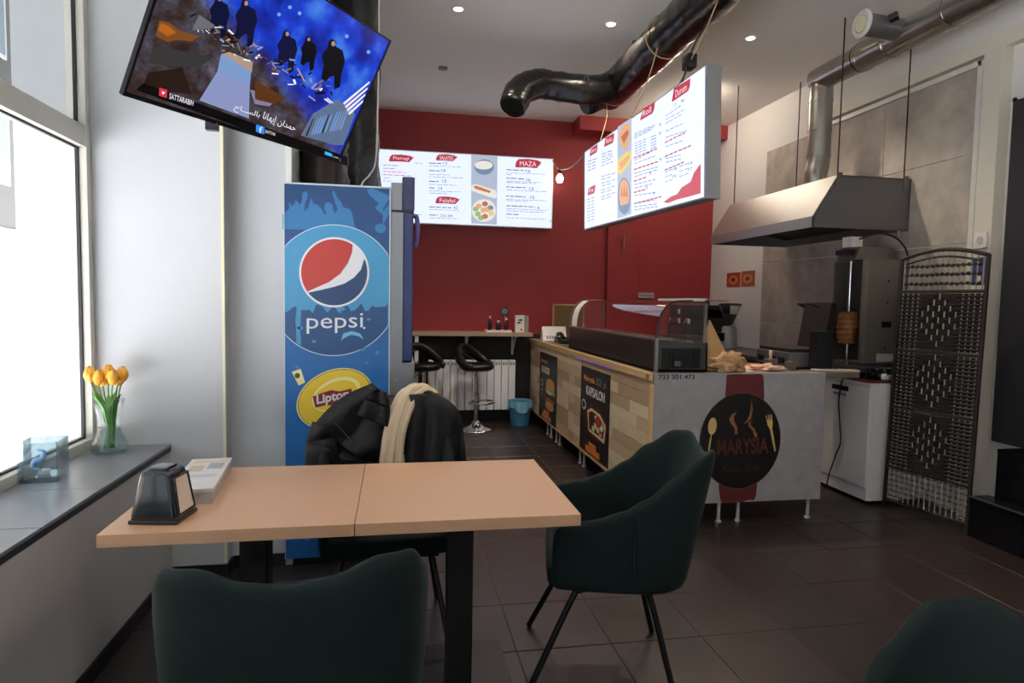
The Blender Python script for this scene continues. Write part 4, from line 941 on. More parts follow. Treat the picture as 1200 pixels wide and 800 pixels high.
# ================================================================== DUCTS UNDER THE CEILING
bd = thing('black_air_duct', 'fat black wrapped air duct slung under the ceiling with a side branch', 'duct', (1.863, 4.0, 3.27))
DX, DZ, DR = 1.863, 3.27, .145
def wrinkled(path, r, n=24, amp=.006, sc=9, sd=0):
    m_ = MB().tube(path, r, n); cen = [Vector(p) for p in path]; vs = []
    for i, v in enumerate(m_.v):
        c = cen[i//n]; d = Vector(v)-c
        k = noise.noise(Vector(v)*sc+Vector((sd, 0, 0)))*amp+math.sin((i//n)*1.9)*amp*.4
        vs.append(tuple(Vector(v)+d.normalized()*k))
    m_.v = vs; return m_
obj('duct_body', wrinkled([(DX, 1.2+i*.05, DZ) for i in range(89)], DR), M_wrap, bd, smooth='full')
bo = on_y(700, 104, 5.25)
br = catmull([(DX-.02, 5.28, DZ-.03), (DX-.25, 5.27, 3.18), (DX-.62, 5.25, 3.18), (1.12, 5.22, 3.175), (.975, 5.16, 3.09), (.90, 5.08, 2.94)], 8)
obj('branch', wrinkled(br, [.118]*(len(br)-6)+[.118, .118, .116, .113, .11, .105], amp=.005, sc=14, sd=4), M_wrap, bd, smooth='full')
obj('branch_mouth', MB().cyl(br[-1]+(br[-1]-br[-2]).normalized()*.0008, br[-1]+(br[-1]-br[-2]).normalized()*.004, .09, 20), M_black, bd)
e0 = Vector((DX-.06, 5.60, DZ-.03)); e1 = e0+Vector((-.17, -.03, -.09))
obj('stub', wrinkled([e0, e0+(e1-e0)*.4, e0+(e1-e0)*.8, e1], [.10, .10, .10, .092], amp=.003, sc=20), M_wrap, bd, smooth='full')
obj('stub_cap', MB().cyl(e1, e1+(e1-e0).normalized()*.006, .08, 20), M_black, bd)
vv = on_y(687.5, 93, 5.16)
obj('damper_dial', MB().tube([vv+Vector((.022*math.cos(a), 0, .022*math.sin(a))) for a in [2*PI*k/20 for k in range(20)]], .006, 8, closed=True).box(vv.x-.02, vv.x+.02, vv.y-.003, vv.y+.003, vv.z-.004, vv.z+.004), mat('dial_grey', '#55555a', .4), bd, smooth=True)
for y in (2.0, 3.6, 5.0):
    obj('hanger_strap', MB().box(DX-.012, DX+.012, y-.01, y+.01, DZ+DR-.01, ZC), M_steel_d, bd)
# fairy-light flex wound round the duct and down to the hanging board
M_flex = mat('flex_clear_gold', '#a58a62', .4)
def wound(y, d=.10):
    return [(DX+(DR+.012)*math.cos(a), y+d*math.sin(a*.5), DZ+(DR+.012)*math.sin(a)) for a in [2*PI*k/20 for k in range(20)]]
wr1 = thing('light_string', 'twisted fairy-light flex wound round the black duct, tied to the hanging board', 'wire', (DX, 4.4, 2.9))
for y, ty in ((4.25, 4.55), (3.35, 3.75), (5.35, 5.2)):
    obj('wire_loop', MB().tube(wound(y), .004, 6, closed=True), M_flex, wr1, smooth='full')
    top = vs4[0].lerp(vs4[1], (vs4[0].y-ty)/(vs4[0].y-vs4[1].y))
    obj('wire_drop', MB().tube(catmull([(DX-DR*.75, y, DZ-DR*.8), (DX-.12, (y+ty)/2, (DZ-DR+top.z)/2+.05), (XM+.04, ty, top.z)], 6), .004, 6), M_flex, wr1, smooth='full')
ad = thing('power_adapter', 'black power adapter dangling beside the duct over the hanging board', 'adapter', (1.74, 3.55, 2.85))
a0 = on_x(808, 72, 1.72)
obj('adapter_body', MB().cbox(a0.x-.03, a0.x+.03, a0.y-.04, a0.y+.04, a0.z-.045, a0.z+.035, .006), M_blackpl, ad, smooth=True)
obj('adapter_lead', MB().tube(catmull([(a0.x, a0.y, a0.z+.03), (a0.x+.03, a0.y-.03, a0.z+.12), (DX-.02, a0.y-.02, DZ-DR+.01)], 6), .006, 6), M_blackpl, ad, smooth='full')
obj('adapter_lead', MB().tube(catmull([(a0.x-.02, a0.y-.05, a0.z+.03), (a0.x-.05, a0.y-.03, a0.z-.02), (a0.x-.02, a0.y+.01, a0.z-.07), (XM+.05, a0.y+.02, vs4[1].z+.03)], 6), .006, 6), M_blackpl, ad, smooth='full')
# bulb between the two boards
fb = thing('festoon_bulb', 'lit bare bulb on a wire strung between the two menu boards', 'bulb', (1.83, 7.2, 2.75))
bp_ = on_y(656, 209, 7.15)
obj('bulb_glass', MB().lathe([(.004, -.05), (.03, -.043), (.042, -.012), (.038, .015), (.02, .045), (.018, .055)], tuple(bp_), 18), emis('bulb_warm', '#fff0dc', 14), fb, smooth='full')
obj('socket', MB().cyl(bp_+Vector((0, 0, .05)), bp_+Vector((0, 0, .10)), .02, 12), M_black, fb)
wa = Vector((mx1-.01, YM, on_y(649, 188, YM).z)); wb_ = Vector((XM+.03, vs4[0].y, vs4[0].z)); wk = bp_+Vector((0, 0, .10))
obj('wire', MB().tube(catmull([wa, wa.lerp(wk, .5)-Vector((0, 0, .02)), wk, wk.lerp(wb_, .5)-Vector((0, 0, .05)), wb_], 6), .008, 6), M_flex, fb, smooth='full')

# galvanised extraction duct
gd = thing('metal_extraction_duct', 'shiny galvanised extraction duct rising from the cooker hood', 'duct', (3.40, 4.75, 2.37))
GX, GZ, GR = 3.36, 3.235, .095
VY = 4.73
obj('duct_run', MB().tube([(GX, VY+.06, GZ), (GX, 4.25, GZ), (GX, 4.249, GZ)], GR, 28), M_galv, gd, smooth=True)
obj('duct_run', MB().tube([(GX, 4.25, GZ), (GX, 3.2, GZ), (GX, 1.0, GZ)], GR+.006, 28), M_galv, gd, smooth=True)
for y in (4.26, 4.0, 3.5, 2.9): obj('collar', MB().cyl((GX, y-.012, GZ), (GX, y+.012, GZ), GR+.012, 28), M_galv, gd, smooth=True)
obj('gasket_ring', MB().cyl((GX, 4.275, GZ), (GX, 4.29, GZ), GR+.009, 28), M_black, gd, smooth=True)
vp = catmull([(GX, VY, GZ-.03), (GX, VY, 3.0), (GX, VY, 2.66), (GX-.008, VY-.005, 2.55), (GX-.03, VY-.01, 2.45), (GX-.035, VY-.01, 2.36)], 4)
obj('duct_riser', MB().tube(vp, .088, 28), M_galv, gd, smooth='full')
for z in (3.05, 2.82, 2.62): obj('collar', MB().cyl((GX, VY, z-.006), (GX, VY, z+.006), .092, 28), M_galv, gd, smooth=True)
vb = thing('air_valve', 'short grey duct branch with a round cream air valve', 'vent', (3.2, 3.85, 3.28))
by = 3.86
ep = on_y(1012, 28, by); bz_ = ep.z
obj('branch', MB().cyl((ep.x, by, bz_), (GX, by, max(GZ, bz_-.02)), .07, 24), M_steel_d, vb, smooth=True)
obj('valve_rim', MB().lathe([(.055, 0), (.088, .004), (.09, .012), (.075, .026), (.062, .022), (.055, .0)], n=28).xform(Matrix.Translation((ep.x, by, bz_)) @ Matrix.Rotation(-PI/2, 4, 'Y')), M_white_pl, vb, smooth=True)
obj('valve_disc', MB().lathe([(.005, .03), (.05, .028), (.054, .016), (.03, .004)], n=24).xform(Matrix.Translation((ep.x, by, bz_)) @ Matrix.Rotation(-PI/2, 4, 'Y')), mat('valve_cream', '#d9cfae', .4), vb, smooth=True)
ob_ = on_y(1043, 16, by-.05)
obj('damper_knob', MB().cyl((ob_.x-.01, by-.06, bz_+.02), (ob_.x+.02, by-.1, bz_+.03), .028, 14), M_black, vb, smooth=True)

# cooker hood
hd = thing('cooker_hood', 'stainless steel canopy hood hanging on rods over the grill', 'hood', (3.4, 5.0, 1.98))
HY0, HY1 = 4.255, 5.80
pf = [(3.0, 1.985), (3.0, 2.065), (3.19, 2.372), (3.81, 2.372), (3.81, 1.985)]
sk = MB()
def wall_(p, q, t=.006):
    pass
sk.prism([(x, HY0, z) for x, z in pf], (0, .008, 0)); obj('end_panel', sk, M_steel_d, hd)
obj('end_panel', MB().prism([(x, HY1-.008, z) for x, z in pf], (0, .008, 0)), M_steel_d, hd)
def slab(p, q, t):
    a = Vector((p[0], 0, p[1])); b = Vector((q[0], 0, q[1])); d = (b-a).normalized(); n = Vector((d.z, 0, -d.x))*t
    return MB().prism([(a.x, HY0, a.z), (b.x, HY0, b.z), (b.x+n.x, HY0, b.z+n.z), (a.x+n.x, HY0, a.z+n.z)], (0, HY1-HY0, 0))
obj('front_lip', slab(pf[0], pf[1], .008), M_steel, hd)
obj('sloping_panel', slab(pf[1], pf[2], .008), M_steel, hd)
obj('top_panel', slab(pf[2], pf[3], .008), M_steel_d, hd)
obj('back_panel', MB().box(3.80, 3.81, HY0, HY1, 1.985, 2.37), M_steel_d, hd)
obj('grease_filter', MB().prism([(3.12, HY0+.02, 2.20), (3.12, HY1-.02, 2.20), (3.78, HY1-.02, 2.05), (3.78, HY0+.02, 2.05)], (0, 0, .02)), M_black, hd)
for (x, y) in ((3.20, 4.32), (3.76, 4.32)):
    obj('hanger_plate', MB().box(x-.022, x+.022, HY0-.006, HY0, 2.28, 2.39), M_steel_d, hd)
    obj('hanger_rod', MB().cyl((x, HY0+.02, 2.36), (x+.0, HY0+.02, ZC), .005, 8), M_black, hd)
for (x, y) in ((3.22, 5.78), (3.72, 5.55)):
    obj('hanger_rod', MB().cyl((x, y, 2.36), (x, y, ZC), .005, 8), M_black, hd)
obj('drain_tap', MB().cyl((3.74, HY0+.02, 1.945), (3.74, HY0+.02, 1.99), .012, 10), M_steel, hd)

# ceiling lamps and sensor
M_lampglow = emis('lamp_glow', '#ffe2b0', 30)
def ceiling_lamp(x, y, label, power):
    t = thing('ceiling_spotlight', label, 'lamp', (x, y, ZC), 0, 'recessed ceiling spotlights')
    obj('trim_ring', MB().lathe([(.032, 0), (.048, -.004), (.045, -.012), (.034, -.012), (.032, 0)], n=24, closed=True), M_white_pl, t, smooth=True, local=True)
    obj('lamp_face', MB().lathe([(.033, -.004), (.02, -.010), (.004, -.012)], n=20), M_lampglow, t, smooth=True, local=True)
    ld = bpy.data.lights.new('spot_beam', 'SPOT'); ld.energy = power; ld.spot_size = math.radians(125); ld.spot_blend = .8; ld.shadow_soft_size = .035; ld.color = (1, .86, .68)
    lo = bpy.data.objects.new('spot_beam', ld); COL.objects.link(lo); lo.parent = t; lo.location = (0, 0, -.03)
ceiling_lamp(.427, 4.73, 'recessed ceiling spotlight between the television and the duct branch', LAMP_POWER)
ceiling_lamp(1.576, 4.73, 'recessed ceiling spotlight whose glow gilds the black duct', LAMP_POWER)
ceiling_lamp(2.72, 4.73, 'recessed ceiling spotlight above the hood side of the counter', LAMP_POWER)
for x, lb in ((.427, 'added unseen ceiling spotlight straight above the bare beech table'), (1.576, 'added unseen ceiling spotlight above the aisle before the counter end'), (2.72, 'added unseen ceiling spotlight above the floor by the black steps')):
    ceiling_lamp(x, 2.0, lb, LAMP_POWER*.2)  # second row of spotlights, added out of view for more light
ks_ = thing('added_strip_light', 'long warm strip light added unseen behind the hanging menu board to brighten the kitchen', 'lamp', (2.95, 6.4, ZC))  # hidden strip light added to brighten the ceiling and kitchen walls
obj('strip_body', MB().cbox(2.91, 2.99, 5.85, 6.95, ZC-.03, ZC, .004), M_white_pl, ks_)
obj('strip_diffuser', MB().tube([(2.95, 5.87, ZC-.05), (2.95, 6.93, ZC-.05)], .03, 14), emis('strip_glow', '#fff0dc', 48), ks_, smooth=True)
ss = on_z(519, 79, ZC)
tag(obj('ceiling_sensor', MB().cbox(ss.x-.04, ss.x+.04, ss.y-.025, ss.y+.025, ZC-.02, ZC, .004), mat('sensor_grey', '#77746e', .5)), 'small grey rectangular sensor on the ceiling near the back wall', 'sensor')

# ================================================================== COUNTER
CX, CY0, CZ0, CZ1 = 1.565, 3.715, .155, .925
ctr = thing('service_counter', 'oak-clad service counter with two dark posters and chrome legs', 'counter', (1.9, 5.5, 0))
obj('carcass', MB().box(CX+.012, 2.12, CY0+.03, 7.33, CZ0+.004, .93), mat('carcass_dark', '#241f1c', .7), ctr)
nrow = 9; rh = (CZ1-CZ0)/nrow
def planks(y0, y1):
    for r_ in range(nrow):
        z0 = CZ0+r_*rh; y = y0; first = True
        while y < y1-.02:
            l = random.uniform(.45, .95) if not first else random.uniform(.2, .8); first = False
            e = min(y1, y+l); e = y1 if y1-e < .15 else e
            d = random.uniform(0, .003)
            obj('plank', MB().cbox(CX-d, CX+.012, y+.0008, e-.0008, z0+.0008, z0+rh-.0008, .0015), random.choice(M_oak), ctr); y = e
planks(CY0+.01, 5.62); planks(5.624, 7.33)
obj('end_edging', MB().cbox(CX-.012, CX+.014, CY0-.005, CY0+.014, CZ0-.012, .90, .002), M_oak_edge, ctr)
obj('bottom_edging', MB().cbox(CX-.008, CX+.014, CY0, 7.33, CZ0-.014, CZ0+.004, .002), M_oak_edge, ctr)
wt = thing('counter_worktop', 'worktop with thick oak front edge carrying the glass display case', 'worktop', (1.9, 5.5, .93))
obj('top_slab', MB().box(CX+.004, 2.16, CY0+.012, 7.34, .932, .972), M_worktop, wt)
obj('front_edge', MB().cbox(CX-.018, CX+.006, CY0-.004, 7.34, .925, .973, .003), M_oak_edge, wt)
obj('bracket', MB().box(CX-.024, CX-.016, CY0+.01, CY0+.05, .936, .962), mat('bracket_brown', '#8a6a45', .5), wt)
M_led = emis('led_violet', '#5f42d0', 1.6)
tag(obj('led_strip', MB().box(CX-.012, CX-.004, 4.45, 5.40, .921, .9248), M_led), 'violet led strip glowing under the oak edge of the worktop', 'led strip')
def chleg(x, y, par): obj('leg', MB().cyl((x, y, .0), (x, y, CZ0-.012), .011, 12).add(*(lambda m_: (m_.v, m_.f))(MB().cyl((x, y, 0), (x, y, .012), .02, 12))), mat('leg_satin_white', '#c6c8ca', .3, metal=.2), par, smooth=True)
for a in ((642, 512), (646, 515), (652, 528), (656, 531), (680, 545), (684.5, 549)):
    p = on_x(*a, CX+.03); chleg(CX+.03, p.y, ctr)
# posters on the oak front
fp = Face((CX-.0035, 0, 0), (-1, 0, 0))
M_burg = [mat('food_bun', '#d79a4e', .5), mat('food_lettuce', '#a9b85a', .5), mat('food_tomato', '#b8392c', .5), mat('food_patty', '#4a2618', .6), mat('food_cream', '#e3d3a2', .5), mat('poster_glow_brown', '#5a241a', .5)]
def poster(label, corners, conv, items):
    P = thing('poster', label, 'poster', tuple(fp.at(*conv(*corners[0]))), 0, 'posters on the counter front')
    q = [fp.at(*conv(*c)) for c in corners]
    ys = sorted(v.y for v in q); zs = sorted(v.z for v in q); y0, y1, z0, z1 = (ys[0]+ys[1])/2, (ys[2]+ys[3])/2, (zs[0]+zs[1])/2, (zs[2]+zs[3])/2
    obj('poster_sheet', MB().box(CX-.006, CX-.0035, y0, y1, z0, z1), M_darkprint, P)
    f_ = Face((CX-.006, 0, 0), (-1, 0, 0))
    items(P, f_, conv, y0, y1, z0, z1)
# coordinates on a poster: u 0..1 left to right as printed, v 0..1 bottom to top
def mkuv(f_, y0, y1, z0, z1, P):
    def pt(u, v, off): return Vector((CX-.006-off, y1+(y0-y1)*u, z0+(z1-z0)*v))
    def poly(nm, pts, m, off=.001):
        me = bpy.data.meshes.new(nm); me.from_pydata([tuple(pt(u, v, off)) for u, v in pts], [], [tuple(range(len(pts)))]); me.update(); return link_mesh(nm, me, m, P)
    def ell(nm, cu, cv, ru, rv, m, off=.001, n=28): return poly(nm, [(cu+ru*math.cos(2*PI*k/n), cv+rv*math.sin(2*PI*k/n)) for k in range(n)], m, off)
    def txt(nm, s_, u0, v0, u1, v1, m, off=.002, sl=0): return text3(nm, s_, pt(u0, v0, off), pt(u1, v0+sl, off), pt(u0, v1, off), m, P, .03)
    return poly, ell, txt
def it_burger(P, f_, conv, y0, y1, z0, z1):
    poly, ell, txt = mkuv(f_, y0, y1, z0, z1, P)
    txt('lettering', 'Marysia', .08, .83, .48, .91, M_orange); txt('lettering', 'BURGER', .14, .70, .62, .80, M_white_print)
    ell('glow_print', .64, .40, .30, .27, M_burg[5]); 
    ell('bun_print', .66, .55, .25, .10, M_burg[0], .002); ell('lettuce_print', .66, .46, .27, .055, M_burg[1], .003); ell('patty_print', .66, .38, .26, .06, M_burg[3], .0035)
    ell('tomato_print', .66, .32, .25, .045, M_burg[2], .004); ell('cream_print', .62, .44, .16, .025, M_burg[4], .0045); ell('bun_print', .66, .25, .23, .065, M_burg[0], .005)
    ell('doodle_print', .16, .54, .07, .055, M_white_print, .002); ell('doodle_print', .16, .54, .055, .042, M_darkprint, .003)
    for k in range(3): poly('doodle_print', [(.12+k*.03, .44-k*.05), (.20, .42-k*.05), (.20, .405-k*.05), (.12+k*.03, .425-k*.05)], M_white_print, .002)
    poly('button_print', [(.30, .15), (.62, .15), (.62, .08), (.30, .08)], M_orange, .003); poly('button_print', [(.22, .09), (.74, .09), (.74, .02), (.22, .02)], M_orange, .0025)
def it_kap(P, f_, conv, y0, y1, z0, z1):
    poly, ell, txt = mkuv(f_, y0, y1, z0, z1, P)
    txt('lettering', 'Marysia', .12, .82, .52, .91, M_orange); txt('lettering', 'KAPSALON', .22, .68, .86, .79, M_white_print)
    txt('lettering', '52', .56, .84, .74, .92, mat('print_grey', '#7d7a80', .5)); txt('lettering', 'zł', .80, .84, .90, .91, mat('print_grey', '#7d7a80', .5))
    ell('glow_print', .56, .40, .40, .20, M_burg[5])
    poly('dish_print', [(.28, .50), (.34, .27), (.88, .24), (.92, .44), (.72, .53), (.42, .55)], M_burg[4], .002)
    poly('dish_print', [(.33, .48), (.37, .30), (.84, .28), (.88, .43), (.70, .50), (.44, .52)], M_burg[3], .0025)
    for k in range(16):
        u, v = .40+.42*random.random(), .32+.16*random.random(); ell('topping_print', u, v, .05, .032, random.choice([M_burg[1], M_burg[2], M_burg[4], M_burg[4], M_white_print]), .003+.0001*k, 10)
    ell('tomato_print', .68, .44, .11, .06, M_burg[2], .005)
    ell('doodle_print', .14, .55, .08, .06, M_white_print, .002); ell('doodle_print', .14, .55, .06, .045, M_darkprint, .003)
    poly('button_print', [(.36, .15), (.62, .15), (.62, .09), (.36, .09)], M_orange, .003); poly('button_print', [(.24, .09), (.74, .09), (.74, .02), (.24, .02)], M_orange, .0025)
idc = lambda x, y: (x, y)
poster('dark poster printed with a tall burger on the oak counter front', [(633, 411), (653, 419), (652, 501), (632, 487)], idc, it_burger)
poster('dark poster printed with a loaded tray and white capitals on the counter', [(682, 428), (716, 440), (712, 546), (679, 525)], idc, it_kap)

# end run facing the dining room: veined white board with a round emblem
er = thing('counter_end_unit', 'white veined counter end with a black round emblem and red brushstroke', 'counter', (2.2, 4.0, 0))
EX0, EX1 = CX+.016, 2.765
obj('front_board', MB().cbox(EX0, EX1, CY0-.004, CY0+.018, .135, .972, .003), M_marble, er)
obj('carcass', MB().box(2.135, EX1-.01, CY0+.018, 4.32, .15, .93), MATS['carcass_dark'], er)
obj('top_slab', MB().box(2.165, 3.03, CY0+.02, 4.36, .935, .972), M_worktop, er)
fe = Face((0, CY0-.004, 0), (0, -1, 0))
A1 = lambda x, y: (750+x/4.209, 420+y/4.209)
A2 = lambda x, y: (810+x/5, 440+y/5)
M_brk = mat('brush_dark_red', '#5e1c1e', .6, var=.15, vscale=14)
fe.poly('brush_stroke', [A1(*p) for p in [(428, 79), (470, 77), (600, 76), (610, 95), (613, 185), (600, 300), (590, 450), (580, 600), (572, 680), (560, 700), (550, 695), (520, 700), (500, 712), (470, 705), (450, 716), (430, 708), (405, 715), (395, 690), (388, 640), (400, 450), (415, 250), (425, 120)]], M_brk, er, .0008)
ec = fe.at(867.5, 516.5)
def edisc(nm, r, m, off):
    me = bpy.data.meshes.new(nm); n = 64
    me.from_pydata([(ec.x+r*math.cos(2*PI*k/n), CY0-.004-off, ec.z+r*1.1*math.sin(2*PI*k/n)) for k in range(n)], [], [tuple(range(n))]); me.update(); return link_mesh(nm, me, m, er)
edisc('emblem_rim', .284, mat('emblem_rim_brown', '#6a4a38', .5), .0012); edisc('emblem_disc', .280, mat('emblem_black', '#0d0b0c', .4), .0018)
M_gold = mat('emblem_gold', '#c9ab6a', .45); M_ember = mat('emblem_ember', '#8a5a38', .5, var=.3, vscale=30); M_rust = mat('emblem_rust', '#5a2a20', .5)
fe.ell('spoon_print', *A2(124, 296), 5, 10, M_gold, er, .003, rot=.12)
fe.poly('spoon_print', [A2(*p) for p in [(117, 338), (122, 338), (114, 400), (100, 480), (92, 485), (104, 400)]], M_gold, er, .003)
fe.poly('fork_print', [A2(*p) for p in [(437, 235), (441, 232), (448, 262), (452, 262), (452, 228), (456, 228), (459, 262), (463, 262), (466, 226), (471, 228), (478, 280), (474, 310), (482, 350), (497, 440), (488, 446), (478, 400), (462, 315), (448, 290)]], M_gold, er, .003)
for fl_ in ([(352, 140), (362, 200), (350, 250), (325, 275), (305, 285), (330, 255), (342, 230), (348, 190)], [(268, 212), (250, 240), (252, 270), (270, 300), (272, 340), (256, 345), (255, 310), (232, 280), (222, 255), (240, 225)], [(372, 240), (352, 262), (345, 285), (370, 310), (388, 345), (384, 365), (368, 352), (362, 325), (338, 300), (335, 275)]):
    fe.poly('flame_print', [A2(*p) for p in fl_], M_ember, er, .003)
fe.text('lettering', 'MARYSIA', A2(152, 468), A2(452, 456), A2(152, 372), mat('emblem_letter_red', '#5a2720', .5), er, .003, .02)
fe.text('lettering', 'Rollo - Grill', A2(188, 566), A2(392, 560), A2(188, 528), M_rust, er, .003)
fe.text('lettering', '733 301 473', A1(92, 104), A1(270, 102), A1(92, 80), M_blackpl, er, .001, .02)
for x in (842, 864.5, 946): chleg(on_y(x, 600, CY0+.03).x, CY0+.03, er)

# ------------------------------------------------------------------ glass display case
dc = thing('display_case', 'countertop refrigerated display case with curved glass and dark base', 'display case', (1.78, 4.75, .973))
Y0, Y1 = 3.752, 5.785; DX0, DX1 = 1.598, 1.948
M_casebody = mat('case_dark', '#241d1e', .3, spec=.6)
M_case_end = mat('case_end_grey', '#3b3d3e', .45)
obj('base_front', MB().cbox(DX0, DX0+.012, Y0+.02, Y1, .975, 1.172, .003), M_casebody, dc)
obj('base_back', MB().box(DX1-.012, DX1, Y0, Y1, .975, 1.16), M_case_end, dc)
obj('base_floor', MB().box(DX0, DX1, Y0, Y1, .975, .99), M_case_end, dc)
obj('end_plate', MB().prism([(DX0+.01, Y0, .977), (DX1, Y0, .977), (DX1, Y0, 1.13), (DX1-.02, Y0, 1.155), (DX0+.01, Y0, 1.178)], (0, .02, 0)), M_case_end, dc)
obj('end_plate', MB().prism([(DX0+.01, Y1-.02, .977), (DX1, Y1-.02, .977), (DX1, Y1-.02, 1.155), (DX0+.01, Y1-.02, 1.178)], (0, .02, 0)), M_case_end, dc)
obj('vent_panel', MB().cbox(DX0+.04, DX1-.05, Y0-.004, Y0, .998, 1.125, .002), M_blackpl, dc)
for k in range(9):
    obj('vent_slot', MB().box(DX0+.055+k*.026, DX0+.068+k*.026, Y0-.006, Y0-.003, 1.01, 1.11), M_black, dc)
obj('rating_plate', MB().box(1.725, 1.765, Y0-.0065, Y0-.004, 1.012, 1.045), mat('plate_grey', '#5a5c5e', .4), dc)
obj('corner_post', MB().cbox(DX0-.004, DX0+.016, Y0-.006, Y0+.016, .975, 1.185, .002), M_steel, dc)
obj('top_rail', MB().box(DX0-.002, DX0+.014, Y0, Y1, 1.172, 1.186), M_steel, dc)
gp_ = catmull([(DX0+.005, 0, 1.186), (DX0+.012, 0, 1.26), (DX0+.035, 0, 1.34), (DX0+.085, 0, 1.40), (DX0+.15, 0, 1.422), (DX1-.02, 0, 1.425)], 5)
def gl_strip(y0, y1): return MB().grid(lambda u, v: (gp_[min(len(gp_)-1, int(round(u*(len(gp_)-1))))].x, y0+(y1-y0)*v, gp_[min(len(gp_)-1, int(round(u*(len(gp_)-1))))].z), len(gp_), 3)
obj('curved_glass', gl_strip(Y0+.01, Y1), M_case_glass, dc, smooth='full')
for y in (Y0+.008, Y1-.008):
    pl = [(p.x, y, p.z) for p in gp_] + [(DX1-.015, y, 1.18)]
    obj('end_glass', MB().add(pl, [tuple(range(len(pl)))]), M_case_glass, dc, fixn=False)
obj('glass_edge', MB().tube([(p.x, Y0+.008, p.z) for p in gp_], .005, 6), M_black, dc, smooth='full')
obj('glass_edge', MB().tube([(p.x, Y1-.008, p.z) for p in gp_], .004, 6), M_steel_d, dc, smooth='full')
obj('back_frame', MB().box(DX1-.03, DX1-.01, Y0, Y1, 1.412, 1.43).box(DX1-.03, DX1-.01, Y0, Y0+.015, 1.16, 1.43).box(DX1-.03, DX1-.01, Y1-.015, Y1, 1.16, 1.43), M_steel_d, dc)
obj('top_cover', MB().cbox(DX1-.11, DX1-.01, Y0+.0, Y0+.55, 1.422, 1.44, .003), mat('cover_pale_grey', '#b9b6b2', .5), dc)
for k in range(6):
    y = Y0+.10+k*.32
    pn = obj('food_pan', MB().box(DX0+.04, DX1-.05, y, y+.006, 1.08, 1.165).box(DX0+.04, DX1-.05, y+.29, y+.296, 1.08, 1.165).box(DX0+.04, DX0+.046, y, y+.296, 1.08, 1.165).box(DX1-.056, DX1-.05, y, y+.296, 1.08, 1.165).box(DX0+.04, DX1-.05, y, y+.296, 1.075, 1.081), M_steel, dc)
    cc = ['#6f8a3a', '#a23a2a', '#d9cfa8', '#8a4a2a', '#c9c2b4', '#5f7a35'][k]
    obj('food', MB().grid(lambda u, v: (DX0+.047+u*(DX1-DX0-.104), y+.008+v*.28, 1.125+.018*noise.noise(Vector((u*9, v*9, k)))), 10, 10), mat('salad_%d' % k, cc, .7, var=.3, vscale=40), pn, smooth='full')
tag(obj('receipt_strip', MB().grid(lambda u, v: (lambda p: (p.x-.004, Y1-.24+.16*v, p.z))(gp_[int(round(u*18))]), 19, 3), M_paper), 'white till receipt stuck on the curved display glass', 'receipt')
# ================================================================== BEHIND THE COUNTER
# low unit along the right wall under the hood
bc = thing('back_counter', 'low dark kitchen unit along the white right wall behind the counter', 'counter', (3.5, 6.0, 0))
obj('unit_body', MB().box(3.26, XR-.02, 4.60, 7.30, .06, .90), mat('unit_grey', '#5c5a58', .5), bc)
obj('unit_top', MB().cbox(3.22, XR-.016, 4.58, 7.32, .90, .94, .003), M_steel_d, bc)
obj('plinth', MB().box(3.30, XR-.02, 4.62, 7.28, 0, .06), M_black, bc)
for k in range(4):
    y = 4.62+k*.67; d_ = obj('unit_door', MB().cbox(3.245, 3.26, y, y+.655, .08, .88, .003), mat('unit_door_grey', '#6a6866', .45), bc)
    obj('handle', MB().tube([(3.245, y+.1, .8), (3.22, y+.1, .8), (3.22, y+.25, .8), (3.245, y+.25, .8)], .006, 6), M_chrome, d_)
em = thing('espresso_machine', 'black and steel espresso machine seen through the display glass', 'coffee machine', (3.36, 6.95, .94))
ex0, ex1, ey0, ey1 = 2.98+.25, 3.75, 6.72, 7.25
obj('machine_base', MB().cbox(ex0, ex1, ey0, ey1, .955, 1.05, .008), M_steel_d, em)
obj('machine_back', MB().cbox(ex0+.22, ex1, ey0, ey1, 1.05, 1.36, .008), M_blackpl, em)
obj('machine_head', MB().cbox(ex0+.02, ex1, ey0, ey1, 1.24, 1.40, .012), M_blackpl, em)
obj('cup_rail', MB().tube([(ex0+.04, ey0+.02, 1.45), (ex1-.02, ey0+.02, 1.45), (ex1-.02, ey1-.02, 1.45), (ex0+.04, ey1-.02, 1.45)], .008, 8, closed=True), M_chrome, em)
for y in (ey0+.14, ey1-.14):
    gr = obj('group_head', MB().cyl((ex0+.09, y, 1.18), (ex0+.09, y, 1.245), .035, 16), M_chrome, em, smooth=True)
    obj('portafilter', MB().cyl((ex0+.09, y, 1.185), (ex0-.05, y, 1.17), .013, 10), M_blackpl, gr, smooth=True)
obj('gauge', MB().cyl((ex0+.015, (ey0+ey1)/2, 1.32), (ex0+.022, (ey0+ey1)/2, 1.32), .03, 16), M_white_pl, em, smooth=True)
for y in (ey0+.05, ey1-.05): obj('steam_wand', MB().tube([(ex0+.03, y, 1.26), (ex0-.01, y, 1.2), (ex0-.01, y, 1.06)], .006, 8), M_chrome, em, smooth='full')
for x in (ex0+.04, ex1-.04):
    for y in (ey0+.04, ey1-.04): obj('foot', MB().cyl((x, y, .94), (x, y, .957), .015, 10), M_black, em)
gn = thing('coffee_grinder', 'pale coffee grinder with clear conical bean hopper', 'grinder', (3.50, 6.28, .94))
obj('grinder_body', MB().lathe([(.085, 0), (.095, .01), (.085, .06), (.075, .22), (.06, .24)], n=20), mat('grinder_pale', '#aeb0b0', .35, metal=.3), gn, smooth=True, local=True)
obj('hopper', MB().lathe([(.035, .25), (.045, .29), (.11, .44), (.115, .46), (.11, .46), (.04, .29), (.03, .25)], n=24, closed=True), M_thin, gn, smooth='full', local=True)
